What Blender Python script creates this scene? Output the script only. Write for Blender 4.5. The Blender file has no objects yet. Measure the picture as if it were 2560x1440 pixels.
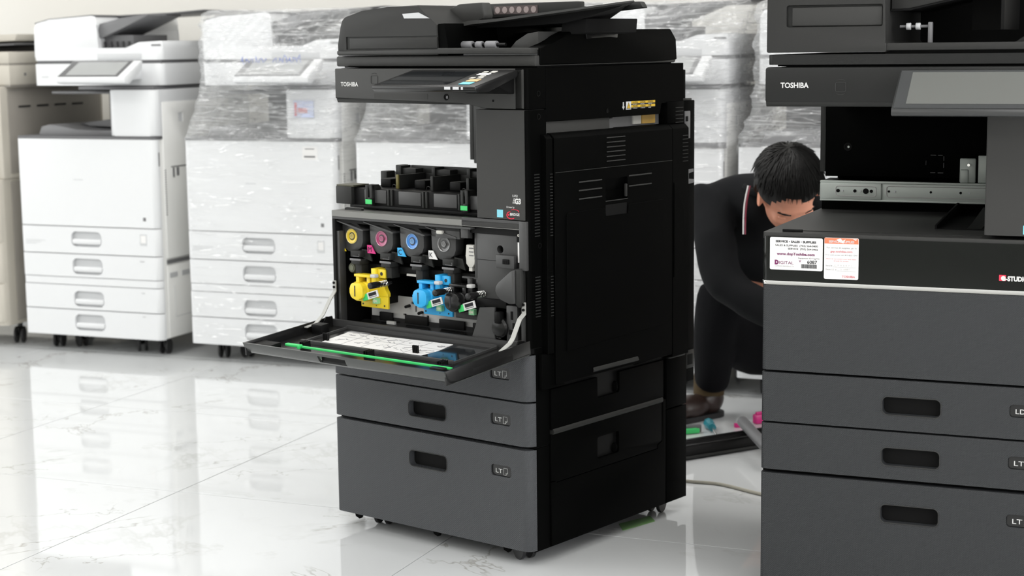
import bpy, bmesh, math, random
from mathutils import Vector, Matrix, geometry
random.seed(7)
S = bpy.context.scene
COL = S.collection
RAD = math.radians

# ------------------------------------------------------------------ camera
cam_d = bpy.data.cameras.new('camera')
cam = bpy.data.objects.new('camera', cam_d)
COL.objects.link(cam)
cam_d.sensor_width = 36.0
cam_d.lens = 4289.2 / 2560 * 36.0
cam_d.clip_start = 0.05
cam_d.clip_end = 60
pitch, roll = RAD(8.1336), math.atan(-0.01185)
_f = Vector((0, math.cos(pitch), -math.sin(pitch)))
_u = Vector((0, math.sin(pitch), math.cos(pitch)))
_r = Vector((1, 0, 0))
_R = math.cos(roll) * _r + math.sin(roll) * _u
_U = -math.sin(roll) * _r + math.cos(roll) * _u
m = Matrix((_R, _U, -_f)).transposed().to_4x4()
m.translation = Vector((0, 0, 1.1258))
cam.matrix_world = m
cam_d.dof.use_dof = True
cam_d.dof.focus_distance = 3.55
cam_d.dof.aperture_fstop = 5.2
S.camera = cam

# ------------------------------------------------------------------ exposure
S.view_settings.view_transform = 'Standard'
S.view_settings.look = 'None'
S.view_settings.exposure = -0.12
S.view_settings.gamma = 1.0
S.view_settings.use_curve_mapping = False

# ------------------------------------------------------------------ frames
# machine frames: u along the front (left to right), v depth away from the front, z up
class Frame:
    def __init__(s, x, y, yaw):
        s.o = Vector((x, y, 0)); s.yaw = RAD(yaw)
        s.eu = Vector((math.cos(s.yaw), math.sin(s.yaw), 0))
        s.ev = Vector((-math.sin(s.yaw), math.cos(s.yaw), 0))
    def p(s, u, v, z=0.0):
        return s.o + s.eu * u + s.ev * v + Vector((0, 0, z))
FA = Frame(-0.41838, 3.94752, -39.249)      # open copier
FB = Frame(0.49859, 3.38599, -23.0)         # copier in the right foreground
FW = Frame(-1.83118, 6.38783, -22.3)        # row of white copiers, and the room
WORLD = Frame(0, 0, 0)

# ------------------------------------------------------------------ world + lights
w = bpy.data.worlds.new('world'); S.world = w; w.use_nodes = True
w.node_tree.nodes['Background'].inputs[0].default_value = (0.90, 0.95, 1.0, 1)
w.node_tree.nodes['Background'].inputs[1].default_value = 0.5

def area(name, fr, u, v, z, sx, sy, power, direction, color=(1, 1, 1)):
    ld = bpy.data.lights.new(name, 'AREA'); ld.shape = 'RECTANGLE'
    ld.size = sx; ld.size_y = sy; ld.energy = power; ld.color = color
    o = bpy.data.objects.new(name, ld); COL.objects.link(o)
    o.location = fr.p(u, v, z)
    d = fr.eu * direction[0] + fr.ev * direction[1] + Vector((0, 0, direction[2]))
    o.rotation_euler = d.to_track_quat('-Z', 'Y').to_euler()
    return o
area('window_light_left', FW, -3.3, -3.2, 1.55, 6.5, 2.5, 112, (1, 0, 0), (0.95, 0.98, 1.0))
area('window_light_front', FW, 2.6, -8.3, 1.55, 7.5, 2.5, 24, (0, 1, 0), (0.95, 0.98, 1.0))
area('fill_light_right', FW, 6.8, -4.0, 1.6, 5.0, 2.2, 165, (-1, 0, 0), (0.98, 0.98, 1.0))  # added fill for the right-facing sides and floor; no known window there
for lu in (-1.6, 1.4, 4.4):
    for lv in (-0.9, -3.6, -6.3):
        area('ceiling_panel_light', FW, lu, lv, 2.90, 1.5, 1.2, 31, (0, 0, -1), (1.0, 0.985, 0.965))

# ------------------------------------------------------------------ materials
def nt(name):
    m = bpy.data.materials.new(name); m.use_nodes = True
    return m, m.node_tree, m.node_tree.nodes['Principled BSDF']
def setp(b, **k):
    for a, v in k.items():
        b.inputs[a].default_value = v
MC = {}
def mat(name, col, rough=0.5, metal=0.0, bump=0.0, bscale=900, spec=0.5, var=0.0, coat=0.0, trans=0.0):
    if name in MC: return MC[name]
    m, t, b = nt(name)
    c = (col[0], col[1], col[2], 1)
    setp(b, **{'Base Color': c, 'Roughness': rough, 'Metallic': metal, 'Specular IOR Level': spec, 'Coat Weight': coat, 'Transmission Weight': trans})
    if bump or var:
        tc = t.nodes.new('ShaderNodeTexCoord')
    if bump:
        n = t.nodes.new('ShaderNodeTexNoise'); n.inputs['Scale'].default_value = bscale; n.inputs['Detail'].default_value = 2
        t.links.new(tc.outputs['Object'], n.inputs['Vector'])
        bp = t.nodes.new('ShaderNodeBump'); bp.inputs['Strength'].default_value = bump; bp.inputs['Distance'].default_value = 0.0005
        t.links.new(n.outputs['Fac'], bp.inputs['Height']); t.links.new(bp.outputs['Normal'], b.inputs['Normal'])
    if var:
        n2 = t.nodes.new('ShaderNodeTexNoise'); n2.inputs['Scale'].default_value = 6; n2.inputs['Detail'].default_value = 4
        t.links.new(tc.outputs['Object'], n2.inputs['Vector'])
        r = t.nodes.new('ShaderNodeMapRange'); r.inputs['From Min'].default_value = .3; r.inputs['From Max'].default_value = .7
        r.inputs['To Min'].default_value = 1 - var; r.inputs['To Max'].default_value = 1 + var
        t.links.new(n2.outputs['Fac'], r.inputs['Value'])
        mx = t.nodes.new('ShaderNodeVectorMath'); mx.operation = 'SCALE'; mx.inputs[0].default_value = col[:3]
        t.links.new(r.outputs['Result'], mx.inputs['Scale']); t.links.new(mx.outputs['Vector'], b.inputs['Base Color'])
    MC[name] = m
    return m

def dotted_grey(name, col):
    # charcoal plastic moulded with a fine diagonal dimple grid
    m, t, b = nt(name)
    setp(b, **{'Base Color': (*col, 1), 'Roughness': 0.5, 'Specular IOR Level': .3})
    tc = t.nodes.new('ShaderNodeTexCoord'); sp = t.nodes.new('ShaderNodeSeparateXYZ')
    t.links.new(tc.outputs['Object'], sp.inputs[0])
    def mth(op, a=None, b_=None, va=None, vb=None):
        n = t.nodes.new('ShaderNodeMath'); n.operation = op
        if a is not None: t.links.new(a, n.inputs[0])
        if b_ is not None: t.links.new(b_, n.inputs[1])
        if va is not None: n.inputs[0].default_value = va
        if vb is not None: n.inputs[1].default_value = vb
        return n.outputs[0]
    k = 2 * math.pi / 0.0044
    x = mth('ADD', sp.outputs['X'], sp.outputs['Y'])
    a1 = mth('SINE', mth('MULTIPLY', mth('ADD', x, sp.outputs['Z']), vb=k))
    a2 = mth('SINE', mth('MULTIPLY', mth('SUBTRACT', x, sp.outputs['Z']), vb=k))
    pr = mth('ADD', mth('MULTIPLY', mth('MULTIPLY', a1, a2), vb=.5), mth('MULTIPLY', a2, vb=.45))
    bp = t.nodes.new('ShaderNodeBump'); bp.inputs['Strength'].default_value = 0.6; bp.inputs['Distance'].default_value = 0.0008
    t.links.new(pr, bp.inputs['Height']); t.links.new(bp.outputs['Normal'], b.inputs['Normal'])
    mr = t.nodes.new('ShaderNodeMapRange'); mr.inputs['From Min'].default_value = -1; mr.inputs['From Max'].default_value = 1
    mr.inputs['To Min'].default_value = 0.76; mr.inputs['To Max'].default_value = 1.24
    t.links.new(pr, mr.inputs['Value'])
    mx = t.nodes.new('ShaderNodeVectorMath'); mx.operation = 'SCALE'; mx.inputs[0].default_value = col
    t.links.new(mr.outputs['Result'], mx.inputs['Scale']); t.links.new(mx.outputs['Vector'], b.inputs['Base Color'])
    return m
M_DOT = dotted_grey('dimpled_charcoal', (0.056, 0.059, 0.063))
M_DOT2 = dotted_grey('shaded_dimpled_charcoal', (0.029, 0.031, 0.033))  # darker copy for the right copier; its dimmer light is in the colour
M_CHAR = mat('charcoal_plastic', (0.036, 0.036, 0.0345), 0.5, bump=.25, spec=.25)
M_CHAR3 = mat('shaded_charcoal_plastic', (0.0125, 0.013, 0.0125), 0.45, bump=.2, spec=.25)  # right copier's charcoal, darkened to carry the weaker light on it
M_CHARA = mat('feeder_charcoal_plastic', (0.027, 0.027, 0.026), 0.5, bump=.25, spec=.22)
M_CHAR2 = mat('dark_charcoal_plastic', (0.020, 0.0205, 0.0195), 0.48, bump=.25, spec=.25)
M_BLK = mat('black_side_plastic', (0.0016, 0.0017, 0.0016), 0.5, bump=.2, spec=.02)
M_DECK = mat('satin_deck_plastic', (0.18, 0.18, 0.168), 0.42, bump=.2, spec=.6)  # base lightened to carry the pale wall's reflection on the deck
M_BLKG = mat('black_shiny_plastic', (0.010, 0.010, 0.010), 0.25, spec=.4)
M_INN = mat('inner_black_plastic', (0.0055, 0.0055, 0.0055), 0.45, spec=.12)
M_INNG = mat('inner_grey_plastic', (0.042, 0.042, 0.042), 0.42, bump=.2)
M_VOID = mat('deep_black', (0.003, 0.003, 0.003), 0.8, spec=.2)
M_GLOSS = mat('gloss_black_band', (0.008, 0.009, 0.008), 0.08, spec=.4)
M_DOORSH = mat('gloss_grey_shell', (0.045, 0.048, 0.046), 0.22)
M_CHROME = mat('chrome', (0.8, 0.8, 0.78), 0.12, metal=1)
M_STEEL = mat('galvanised_steel', (0.46, 0.50, 0.47), 0.42, metal=.25, bump=.2, bscale=300)
M_STRAP = mat('clear_grey_strap', (0.42, 0.42, 0.40), 0.3)
M_LGREY = mat('light_grey_steel', (0.50, 0.50, 0.49), 0.45)
M_WPL = mat('off_white_part', (0.55, 0.54, 0.50), 0.45)
M_INK = mat('white_print', (0.62, 0.62, 0.61), 0.6)
M_DINK = mat('dim_print', (0.028, 0.028, 0.028), 0.5)
M_PAPER = mat('label_paper', (0.78, 0.77, 0.76), 0.5)
M_KINK = mat('black_print', (0.02, 0.02, 0.025), 0.6)
M_PINK = mat('purple_print', (0.16, 0.02, 0.10), 0.6)
M_RED = mat('red_print', (0.75, 0.03, 0.07), 0.5)
M_SALM = mat('salmon_print', (0.80, 0.20, 0.10), 0.5)
M_GRYI = mat('grey_print', (0.25, 0.25, 0.26), 0.6)
M_YEL = mat('yellow_plastic', (0.87, 0.66, 0.03), 0.35)
M_CYA = mat('cyan_plastic', (0.03, 0.40, 0.78), 0.35)
M_MAG = mat('magenta_plastic', (0.60, 0.02, 0.20), 0.4)
M_GRN = mat('green_plastic', (0.05, 0.62, 0.16), 0.35)
M_LGRN = mat('pale_green_label', (0.30, 0.72, 0.38), 0.45)
M_LCYA = mat('pale_cyan', (0.20, 0.60, 0.72), 0.45)
M_ORG = mat('pale_orange', (0.80, 0.50, 0.25), 0.45)
M_AMB = mat('amber_label', (0.55, 0.33, 0.06), 0.45)
M_WARN = mat('warning_yellow', (0.85, 0.55, 0.03), 0.5)
M_WHT = mat('white_plastic', (0.72, 0.73, 0.74), 0.38)
M_WHS = mat('white_side_plastic', (0.84, 0.84, 0.82), 0.45)  # lighter than the fronts, to lift sides that get little light
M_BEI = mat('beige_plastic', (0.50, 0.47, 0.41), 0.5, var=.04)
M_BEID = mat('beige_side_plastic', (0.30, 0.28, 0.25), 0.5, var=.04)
M_TRIM = mat('grey_trim', (0.12, 0.12, 0.125), 0.4)
M_MID = mat('mid_grey_plastic', (0.16, 0.16, 0.165), 0.45)
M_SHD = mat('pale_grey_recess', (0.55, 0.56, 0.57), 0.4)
M_ROLL = mat('feed_roller_rubber', (.22, .22, .23), .5)
M_TYRE = mat('caster_rubber', (0.015, 0.015, 0.016), 0.5)
M_SCR1 = mat('dark_screen_glass', (0.020, 0.022, 0.024), 0.08, coat=.6)
M_SCR2 = mat('reflection_grey_screen', (0.11, 0.113, 0.106), 0.16, coat=.15)  # the wall's reflection is put into this grey base colour
M_SCR3 = mat('pale_screen_glass', (0.35, 0.36, 0.36), 0.2)

def lens_mat(name, col):
    m, t, b = nt(name)
    setp(b, **{'Base Color': (*col, 1), 'Roughness': 0.12, 'Coat Weight': 0.6})
    return m
def glass_mat():
    m, t, b = nt('clear_window')
    for n in list(t.nodes):
        if n.type == 'BSDF_PRINCIPLED': t.nodes.remove(n)
    tr = t.nodes.new('ShaderNodeBsdfTransparent'); gl = t.nodes.new('ShaderNodeBsdfGlossy'); gl.inputs['Roughness'].default_value = .05
    mx = t.nodes.new('ShaderNodeMixShader'); mx.inputs[0].default_value = .16
    t.links.new(tr.outputs[0], mx.inputs[1]); t.links.new(gl.outputs[0], mx.inputs[2])
    t.links.new(mx.outputs[0], t.nodes['Material Output'].inputs['Surface'])
    return m
M_GLASS = glass_mat()

# ------------------------------------------------------------------ mesh helpers
class MB:
    def __init__(s): s.b = bmesh.new()
    def _add(s, t, r=0, seg=2):
        if r > 0:
            bmesh.ops.bevel(t, geom=t.edges[:], offset=r, segments=seg, profile=.5, affect='EDGES', clamp_overlap=True)
        bmesh.ops.recalc_face_normals(t, faces=t.faces[:])
        me = bpy.data.meshes.new('t'); t.to_mesh(me); t.free()
        s.b.from_mesh(me); bpy.data.meshes.remove(me)
        return s
    def box(s, x0, x1, y0, y1, z0, z1, r=0, seg=2):
        t = bmesh.new()
        vs = [t.verts.new((x, y, z)) for x in (x0, x1) for y in (y0, y1) for z in (z0, z1)]
        for f in ((0, 1, 3, 2), (4, 6, 7, 5), (0, 4, 5, 1), (2, 3, 7, 6), (0, 2, 6, 4), (1, 5, 7, 3)):
            t.faces.new([vs[i] for i in f])
        return s._add(t, r, seg)
    def prism(s, pts, ax, a0, a1, r=0, seg=2, holes=()):
        def P(p, a):
            return {'x': (a, p[0], p[1]), 'y': (p[0], a, p[1]), 'z': (p[0], p[1], a)}[ax]
        t = bmesh.new()
        A = [t.verts.new(P(p, a0)) for p in pts]; B = [t.verts.new(P(p, a1)) for p in pts]
        n = len(pts)
        t.faces.new(A); t.faces.new(B[::-1])
        for i in range(n): t.faces.new((A[i], A[(i + 1) % n], B[(i + 1) % n], B[i]))
        return s._add(t, r, seg)
    def cyl(s, p0, p1, r, n=16, r2=None, bev=0):
        p0, p1 = Vector(p0), Vector(p1); r2 = r if r2 is None else r2
        d = (p1 - p0).normalized(); a = d.orthogonal().normalized(); c = d.cross(a)
        t = bmesh.new()
        A = [t.verts.new(p0 + (a * math.cos(k * 2 * math.pi / n) + c * math.sin(k * 2 * math.pi / n)) * r) for k in range(n)]
        B = [t.verts.new(p1 + (a * math.cos(k * 2 * math.pi / n) + c * math.sin(k * 2 * math.pi / n)) * r2) for k in range(n)]
        t.faces.new(A); t.faces.new(B[::-1])
        for i in range(n): t.faces.new((A[i], A[(i + 1) % n], B[(i + 1) % n], B[i]))
        if bev:
            es = [e for e in t.edges if len(e.link_faces) == 2 and any(len(f.verts) == n for f in e.link_faces)]
            bmesh.ops.bevel(t, geom=es, offset=bev, segments=2, profile=.5, affect='EDGES')
        return s._add(t)
    def tube(s, pts, r, n=8, closed=False, rs=None):
        pts = [Vector(p) for p in pts]; t = bmesh.new(); rings = []; N = len(pts)
        ref = Vector((0.13, 0.31, 0.94)).normalized()
        for i, p in enumerate(pts):
            if closed: d = pts[(i + 1) % N] - pts[i - 1]
            else: d = pts[min(i + 1, N - 1)] - pts[max(i - 1, 0)]
            d.normalize(); a = d.cross(ref)
            if a.length < .05: a = d.cross(Vector((1, 0, 0)))
            a.normalize(); c = d.cross(a); rr = rs[i] if rs else r
            rings.append([t.verts.new(p + (a * math.cos(k * 2 * math.pi / n) + c * math.sin(k * 2 * math.pi / n)) * rr) for k in range(n)])
        M = N if closed else N - 1
        for i in range(M):
            A, B = rings[i], rings[(i + 1) % N]
            for k in range(n): t.faces.new((A[k], A[(k + 1) % n], B[(k + 1) % n], B[k]))
        if not closed: t.faces.new(rings[0]); t.faces.new(rings[-1][::-1])
        return s._add(t)
    def lathe(s, c, axis, prof, n=24):
        # prof: list of (radius, distance along axis)
        c = Vector(c); d = Vector(axis).normalized(); a = d.orthogonal().normalized(); e = d.cross(a)
        t = bmesh.new(); rings = []
        for r, h in prof:
            rings.append([t.verts.new(c + d * h + (a * math.cos(k * 2 * math.pi / n) + e * math.sin(k * 2 * math.pi / n)) * max(r, 1e-5)) for k in range(n)])
        for A, B in zip(rings[:-1], rings[1:]):
            for k in range(n): t.faces.new((A[k], A[(k + 1) % n], B[(k + 1) % n], B[k]))
        t.faces.new(rings[0]); t.faces.new(rings[-1][::-1])
        return s._add(t)
    def ball(s, c, rad, n=16, m=10):
        t = bmesh.new(); bmesh.ops.create_uvsphere(t, u_segments=n, v_segments=m, radius=1)
        for v in t.verts: v.co = Vector((v.co.x * rad[0] + c[0], v.co.y * rad[1] + c[1], v.co.z * rad[2] + c[2]))
        return s._add(t)
    def quad(s, a, b, c, d):
        vs = [s.b.verts.new(Vector(p)) for p in (a, b, c, d)]; s.b.faces.new(vs); return s
    def xf(s, M):
        bmesh.ops.transform(s.b, matrix=M, verts=s.b.verts[:]); return s

def rr(x0, x1, z0, z1, r, n=5):
    pts = []
    for cx, cz, a0 in ((x1 - r, z1 - r, 0), (x0 + r, z1 - r, 90), (x0 + r, z0 + r, 180), (x1 - r, z0 + r, 270)):
        for k in range(n + 1):
            a = RAD(a0 + 90 * k / n); pts.append((cx + r * math.cos(a), cz + r * math.sin(a)))
    return pts
def plan(x0, x1, y0, y1, rl, rr_, n=6):
    # plan outline with the two front corners (y0 side) rounded
    pts = [(x1, y1), (x0, y1)]
    if rl > 0:
        for k in range(n + 1):
            a = RAD(180 + 90 * k / n); pts.append((x0 + rl + rl * math.cos(a), y0 + rl + rl * math.sin(a)))
    else: pts.append((x0, y0))
    if rr_ > 0:
        for k in range(n + 1):
            a = RAD(270 + 90 * k / n); pts.append((x1 - rr_ + rr_ * math.cos(a), y0 + rr_ + rr_ * math.sin(a)))
    else: pts.append((x1, y0))
    return pts

ORG = {}
def finish(b, name, ang=0.6):
    bmesh.ops.recalc_face_normals(b, faces=b.faces[:]) if False else None
    for f in b.faces: f.smooth = True
    for e in b.edges:
        if len(e.link_faces) == 2:
            try:
                if e.calc_face_angle() > ang: e.smooth = False
            except ValueError: pass
    me = bpy.data.meshes.new(name); b.to_mesh(me); b.free()
    return me
def boolean(me, cut):
    a = bpy.data.objects.new('a', me); COL.objects.link(a)
    cm = bpy.data.meshes.new('c'); cut.b.to_mesh(cm); cut.b.free()
    c = bpy.data.objects.new('c', cm); COL.objects.link(c)
    md = a.modifiers.new('b', 'BOOLEAN'); md.operation = 'DIFFERENCE'; md.solver = 'EXACT'; md.object = c
    dg = bpy.context.evaluated_depsgraph_get(); dg.update()
    out = bpy.data.meshes.new_from_object(a.evaluated_get(dg))
    bpy.data.objects.remove(a); bpy.data.objects.remove(c)
    b = bmesh.new(); b.from_mesh(out)
    return finish(b, me.name, .5)
def part(name, mb, mt, parent, cut=None, label=None, kind=None):
    me = finish(mb.b, name)
    if cut is not None: me = boolean(me, cut)
    off = ORG.get(parent.name) if parent else None
    if off is not None: me.transform(Matrix.Translation(-off))
    me.name = name
    me.materials.clear(); me.materials.append(mt)
    o = bpy.data.objects.new(name, me); COL.objects.link(o)
    if parent:
        o.parent = parent
        ORG[o.name] = ORG[parent.name] if off is not None else None
        if off is None: del ORG[o.name]
    if label: o['label'] = label
    if kind: o['kind'] = kind
    return o
def thing(name, label, cat, fr, org=(0, 0, 0), group=None):
    o = bpy.data.objects.new(name, None); COL.objects.link(o); o.empty_display_size = .1
    o.location = fr.p(*org); o.rotation_euler = (0, 0, fr.yaw)
    o['label'] = label; o['category'] = cat
    if group: o['group'] = group
    ORG[o.name] = Vector(org)
    return o
def struct(name, mb, mt, fr):
    o = part(name, mb, mt, None); o.location = fr.o; o.rotation_euler = (0, 0, fr.yaw); o['kind'] = 'structure'
    return o

def text_mesh(s, h, width=None, bold=0.0, spacing=1.0):
    cu = bpy.data.curves.new('tx', 'FONT'); cu.body = s; cu.size = 1.0; cu.offset = bold; cu.resolution_u = 3
    cu.space_character = spacing; cu.extrude = 0
    o = bpy.data.objects.new('tx', cu); COL.objects.link(o)
    dg = bpy.context.evaluated_depsgraph_get(); dg.update()
    me = bpy.data.meshes.new_from_object(o.evaluated_get(dg))
    bpy.data.objects.remove(o)
    xs = [v.co.x for v in me.vertices]; ys = [v.co.y for v in me.vertices]
    if not xs: return me, 0
    x0, x1 = min(xs), max(xs)
    k = h / 0.70
    kx = k if width is None else width / (x1 - x0)
    for v in me.vertices: v.co = ((v.co.x - x0) * kx, v.co.y * k, 0)
    return me, (x1 - x0) * kx
def text(s, parent, mt, u, z, v, h, width=None, bold=0.012, name='lettering', side=False, M=None, align='l'):
    me, wd = text_mesh(s, h, width, bold)
    ox = {'l': 0, 'c': -wd / 2, 'r': -wd}[align]
    b = bmesh.new(); b.from_mesh(me); bpy.data.meshes.remove(me)
    for q in b.verts:
        x, y = q.co.x + ox, q.co.y
        if M is not None: q.co = M @ Vector((x, y, 0))
        elif side: q.co = (u, v + x, z + y)
        else: q.co = (u + x, v, z + y)
    t = MB(); t.b.free(); t.b = b
    return part(name, t, mt, parent)

# ------------------------------------------------------------------ the room
def marble():
    m, t, b = nt('polished_marble_tile')
    L = t.links
    def N(ty, **k):
        n = t.nodes.new(ty)
        for a, v in k.items(): setattr(n, a, v)
        return n
    tc = N('ShaderNodeTexCoord')
    def veins(scale, dist, width, off):
        mp = N('ShaderNodeMapping'); mp.inputs['Location'].default_value = off
        L.new(tc.outputs['Object'], mp.inputs['Vector'])
        n = N('ShaderNodeTexNoise'); n.inputs['Scale'].default_value = scale; n.inputs['Detail'].default_value = 6
        n.inputs['Roughness'].default_value = .62; n.inputs['Distortion'].default_value = dist
        L.new(mp.outputs[0], n.inputs['Vector'])
        a = N('ShaderNodeMath', operation='SUBTRACT'); a.inputs[1].default_value = .5; L.new(n.outputs['Fac'], a.inputs[0])
        c = N('ShaderNodeMath', operation='ABSOLUTE'); L.new(a.outputs[0], c.inputs[0])
        r = N('ShaderNodeMapRange'); r.inputs['From Min'].default_value = 0; r.inputs['From Max'].default_value = width
        r.inputs['To Min'].default_value = 1; r.inputs['To Max'].default_value = 0; L.new(c.outputs[0], r.inputs['Value'])
        return r.outputs['Result']
    def mask(scale, lo, hi, off):
        mp = N('ShaderNodeMapping'); mp.inputs['Location'].default_value = off
        L.new(tc.outputs['Object'], mp.inputs['Vector'])
        n = N('ShaderNodeTexNoise'); n.inputs['Scale'].default_value = scale; n.inputs['Detail'].default_value = 1
        L.new(mp.outputs[0], n.inputs['Vector'])
        r = N('ShaderNodeMapRange'); r.inputs['From Min'].default_value = lo; r.inputs['From Max'].default_value = hi
        L.new(n.outputs['Fac'], r.inputs['Value']); return r.outputs['Result']
    def mul(a, b_):
        n = N('ShaderNodeMath', operation='MULTIPLY'); L.new(a, n.inputs[0])
        if isinstance(b_, float): n.inputs[1].default_value = b_
        else: L.new(b_, n.inputs[1])
        return n.outputs[0]
    v1 = mul(veins(1.5, .8, .0065, (3.1, .7, 0)), mask(2.0, .49, .58, (1, 5, 0)))
    v2 = mul(veins(1.1, .5, .016, (7.7, 2.2, 0)), mask(2.4, .50, .66, (9, 2, 0)))
    c1 = N('ShaderNodeMix', data_type='RGBA'); c1.inputs['A'].default_value = (0.65, 0.663, 0.668, 1); c1.inputs['B'].default_value = (0.48, 0.48, 0.465, 1)
    L.new(mul(v2, .55), c1.inputs['Factor'])
    c2 = N('ShaderNodeMix', data_type='RGBA'); c2.inputs['B'].default_value = (0.30, 0.285, 0.25, 1)
    L.new(c1.outputs['Result'], c2.inputs['A']); L.new(mul(v1, .65), c2.inputs['Factor'])
    L.new(c2.outputs['Result'], b.inputs['Base Color'])
    b.inputs['Roughness'].default_value = .045; b.inputs['Specular IOR Level'].default_value = .62
    # faint waviness of the polished surface
    n = N('ShaderNodeTexNoise'); n.inputs['Scale'].default_value = 3.5; n.inputs['Detail'].default_value = 0
    L.new(tc.outputs['Object'], n.inputs['Vector'])
    bp = N('ShaderNodeBump'); bp.inputs['Strength'].default_value = .12; bp.inputs['Distance'].default_value = .004
    L.new(n.outputs['Fac'], bp.inputs['Height']); L.new(bp.outputs['Normal'], b.inputs['Normal'])
    return m
M_MARB = marble()
M_GROUT = mat('grey_grout', (0.12, 0.12, 0.115), 0.8)
M_WALL = mat('cream_wall_paint', (0.72, 0.705, 0.665), 0.85)
M_CEIL = mat('white_ceiling_paint', (0.80, 0.80, 0.78), 0.9)
fl = struct('floor', MB().box(-3.5, 8.0, -8.6, 1.3, -.12, -.0035), M_GROUT, FW)
T = 0.825
tb = MB().box(0.0014, T - .0014, 0.0014, T - .0014, -.012, 0, r=.0004, seg=1)
tile_me = finish(tb.b, 'tile'); tile_me.materials.append(M_MARB)
# grid anchored on the joint crossing on the open floor left of the open copier
tp = Vector((-0.860, 4.270, 0)) - FW.o
gu, gv = tp.dot(FW.eu), tp.dot(FW.ev)
for i in range(-4, 7):
    for j in range(-6, 4):
        u0, v0 = gu + i * T, gv + j * T
        if u0 < -3.5 or u0 + T > 8 or v0 + T > 1.3: continue
        o = bpy.data.objects.new('tile', tile_me); COL.objects.link(o); o.parent = fl
        if (i * 7 + j * 3) % 3 == 0:
            o.location = (u0 + T, v0 + T, 0); o.rotation_euler = (0, 0, math.pi)
        else: o.location = (u0, v0, 0)
WB = 0.93
struct('wall_back', MB().box(-3.5, 8.0, WB, WB + .15, 0, 3.0), M_WALL, FW)
struct('trim_1', MB().box(-3.5, 8.0, WB - .012, WB, 0, .09, r=.002), M_WHT, FW)
struct('wall_left', MB().box(-3.65, -3.5, -8.6, WB + .15, 0, 3.0), M_WALL, FW)
struct('wall_right', MB().box(7.0, 7.15, -8.6, WB + .15, 0, 3.0), M_WALL, FW)
struct('wall_front', MB().box(-3.65, 7.15, -8.75, -8.6, 0, 3.0), M_WALL, FW)
struct('ceiling', MB().box(-3.65, 8.0, -8.75, WB + .15, 3.0, 3.1), M_CEIL, FW)

# ------------------------------------------------------------------ shared copier parts
def caster(parent, u, v, ztop, r=.025, ang=0, brake=False):
    c, s = math.cos(ang), math.sin(ang)
    w = MB()
    for o in (-.016, .010):
        w.lathe((u + c * o, v + s * o, r), (c, s, 0), [(r * .6, 0), (r * .95, .0005), (r, .002), (r, .008), (r * .95, .0095), (r * .5, .010)], 20)
    k = part('caster', w, M_TYRE, parent)
    h = MB().cyl((u - s * .012, v + c * .012, r * 1.1), (u - s * .012, v + c * .012, ztop), .010, 12)
    h.box(u - .008, u + .008, v - .014, v + .014, r * .9, r * 1.9, r=.003)
    part('fork', h, M_BLKG, k)
    return k

def slats(parent, u, cells, v0, v1, mt, name='slat', h=.0022, d=.0016):
    for z in cells:
        part(name, MB().box(u - .0005, u + d, v0, v1, z - h / 2, z + h / 2, r=.0005, seg=1), mt, parent)

DOT = [M_DOT]
def drawer(parent, z0, z1, rl, rrr, u0=0, u1=.585, handle=None, window=None, name='drawer', v0=0, th=.024, mt=None, tex=None):
    b = MB().prism(plan(u0, u1, v0, v0 + th, rl, rrr), 'z', z0, z1, r=.0018, seg=2)
    cut = None
    if handle or window: cut = MB()
    if handle:
        hx0, hx1, hz0, hz1 = handle
        cut.prism(rr(hx0, hx1, hz0, hz1, .010), 'y', v0 - .01, v0 + .0225)
    if window:
        wx0, wx1, wz0, wz1 = window
        cut.prism(rr(wx0, wx1, wz0, wz1, .007), 'y', v0 - .01, v0 + .010)
    o = part(name, b, mt or DOT[0], parent, cut)
    if handle:
        # dark lining of the hand hole
        part('handle', MB().prism(rr(hx0 + .0006, hx1 - .0006, hz0 + .0006, hz1 - .0006, .0095), 'y', v0 + .016, v0 + .0222), M_VOID, o)
        # slim moulded lip round the hole
        lip = [(x, v0 - .0002, z) for x, z in rr(hx0 - .001, hx1 + .001, hz0 - .001, hz1 + .001, .011)]
        part('handle_lip', MB().tube(lip, .0009, 6, closed=True), mt or M_CHAR, o)
    if window:
        part('size_window', MB().prism(rr(wx0 + .0008, wx1 - .0008, wz0 + .0008, wz1 - .0008, .0062), 'y', v0 + .004, v0 + .0095), M_BLKG, o)
        zc = wz0 + .0065
        if tex:
            text(tex, o, M_INK, wx0 + .011, zc, v0 + .0035, .0095, .0185 if len(tex) == 2 else None, bold=.0)
            x = wx0 + .0335; ic = MB()
            pts = [(x, zc - .003), (x + .006, zc - .003), (x + .011, zc + .002), (x + .011, zc + .012), (x, zc + .012)]
            loop = [(p[0], v0 + .0035, p[1]) for p in pts]
            ic.tube(loop, .0005, 4, closed=True); ic.tube([(x + .006, v0 + .0035, zc - .003), (x + .006, v0 + .0035, zc + .002), (x + .011, v0 + .0035, zc + .002)], .0005, 4)
            part('paper_icon', ic, M_INK, o)
    return o

def shell_mark(parent, u, z, v=-.0006):
    # small embossed card-reader emblem
    b = MB()
    b.tube([(x, v, y) for x, y in rr(u - .010, u + .010, z - .009, z + .009, .003)], .0005, 4, closed=True)
    for s in (1, -1):
        b.tube([(u + .009 * math.sin(RAD(a)), v, z + s * (.0105 + .004 * math.cos(RAD(a)))) for a in range(-60, 61, 20)], .0004, 4)
    return part('emblem', b, M_DINK, parent)

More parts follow.
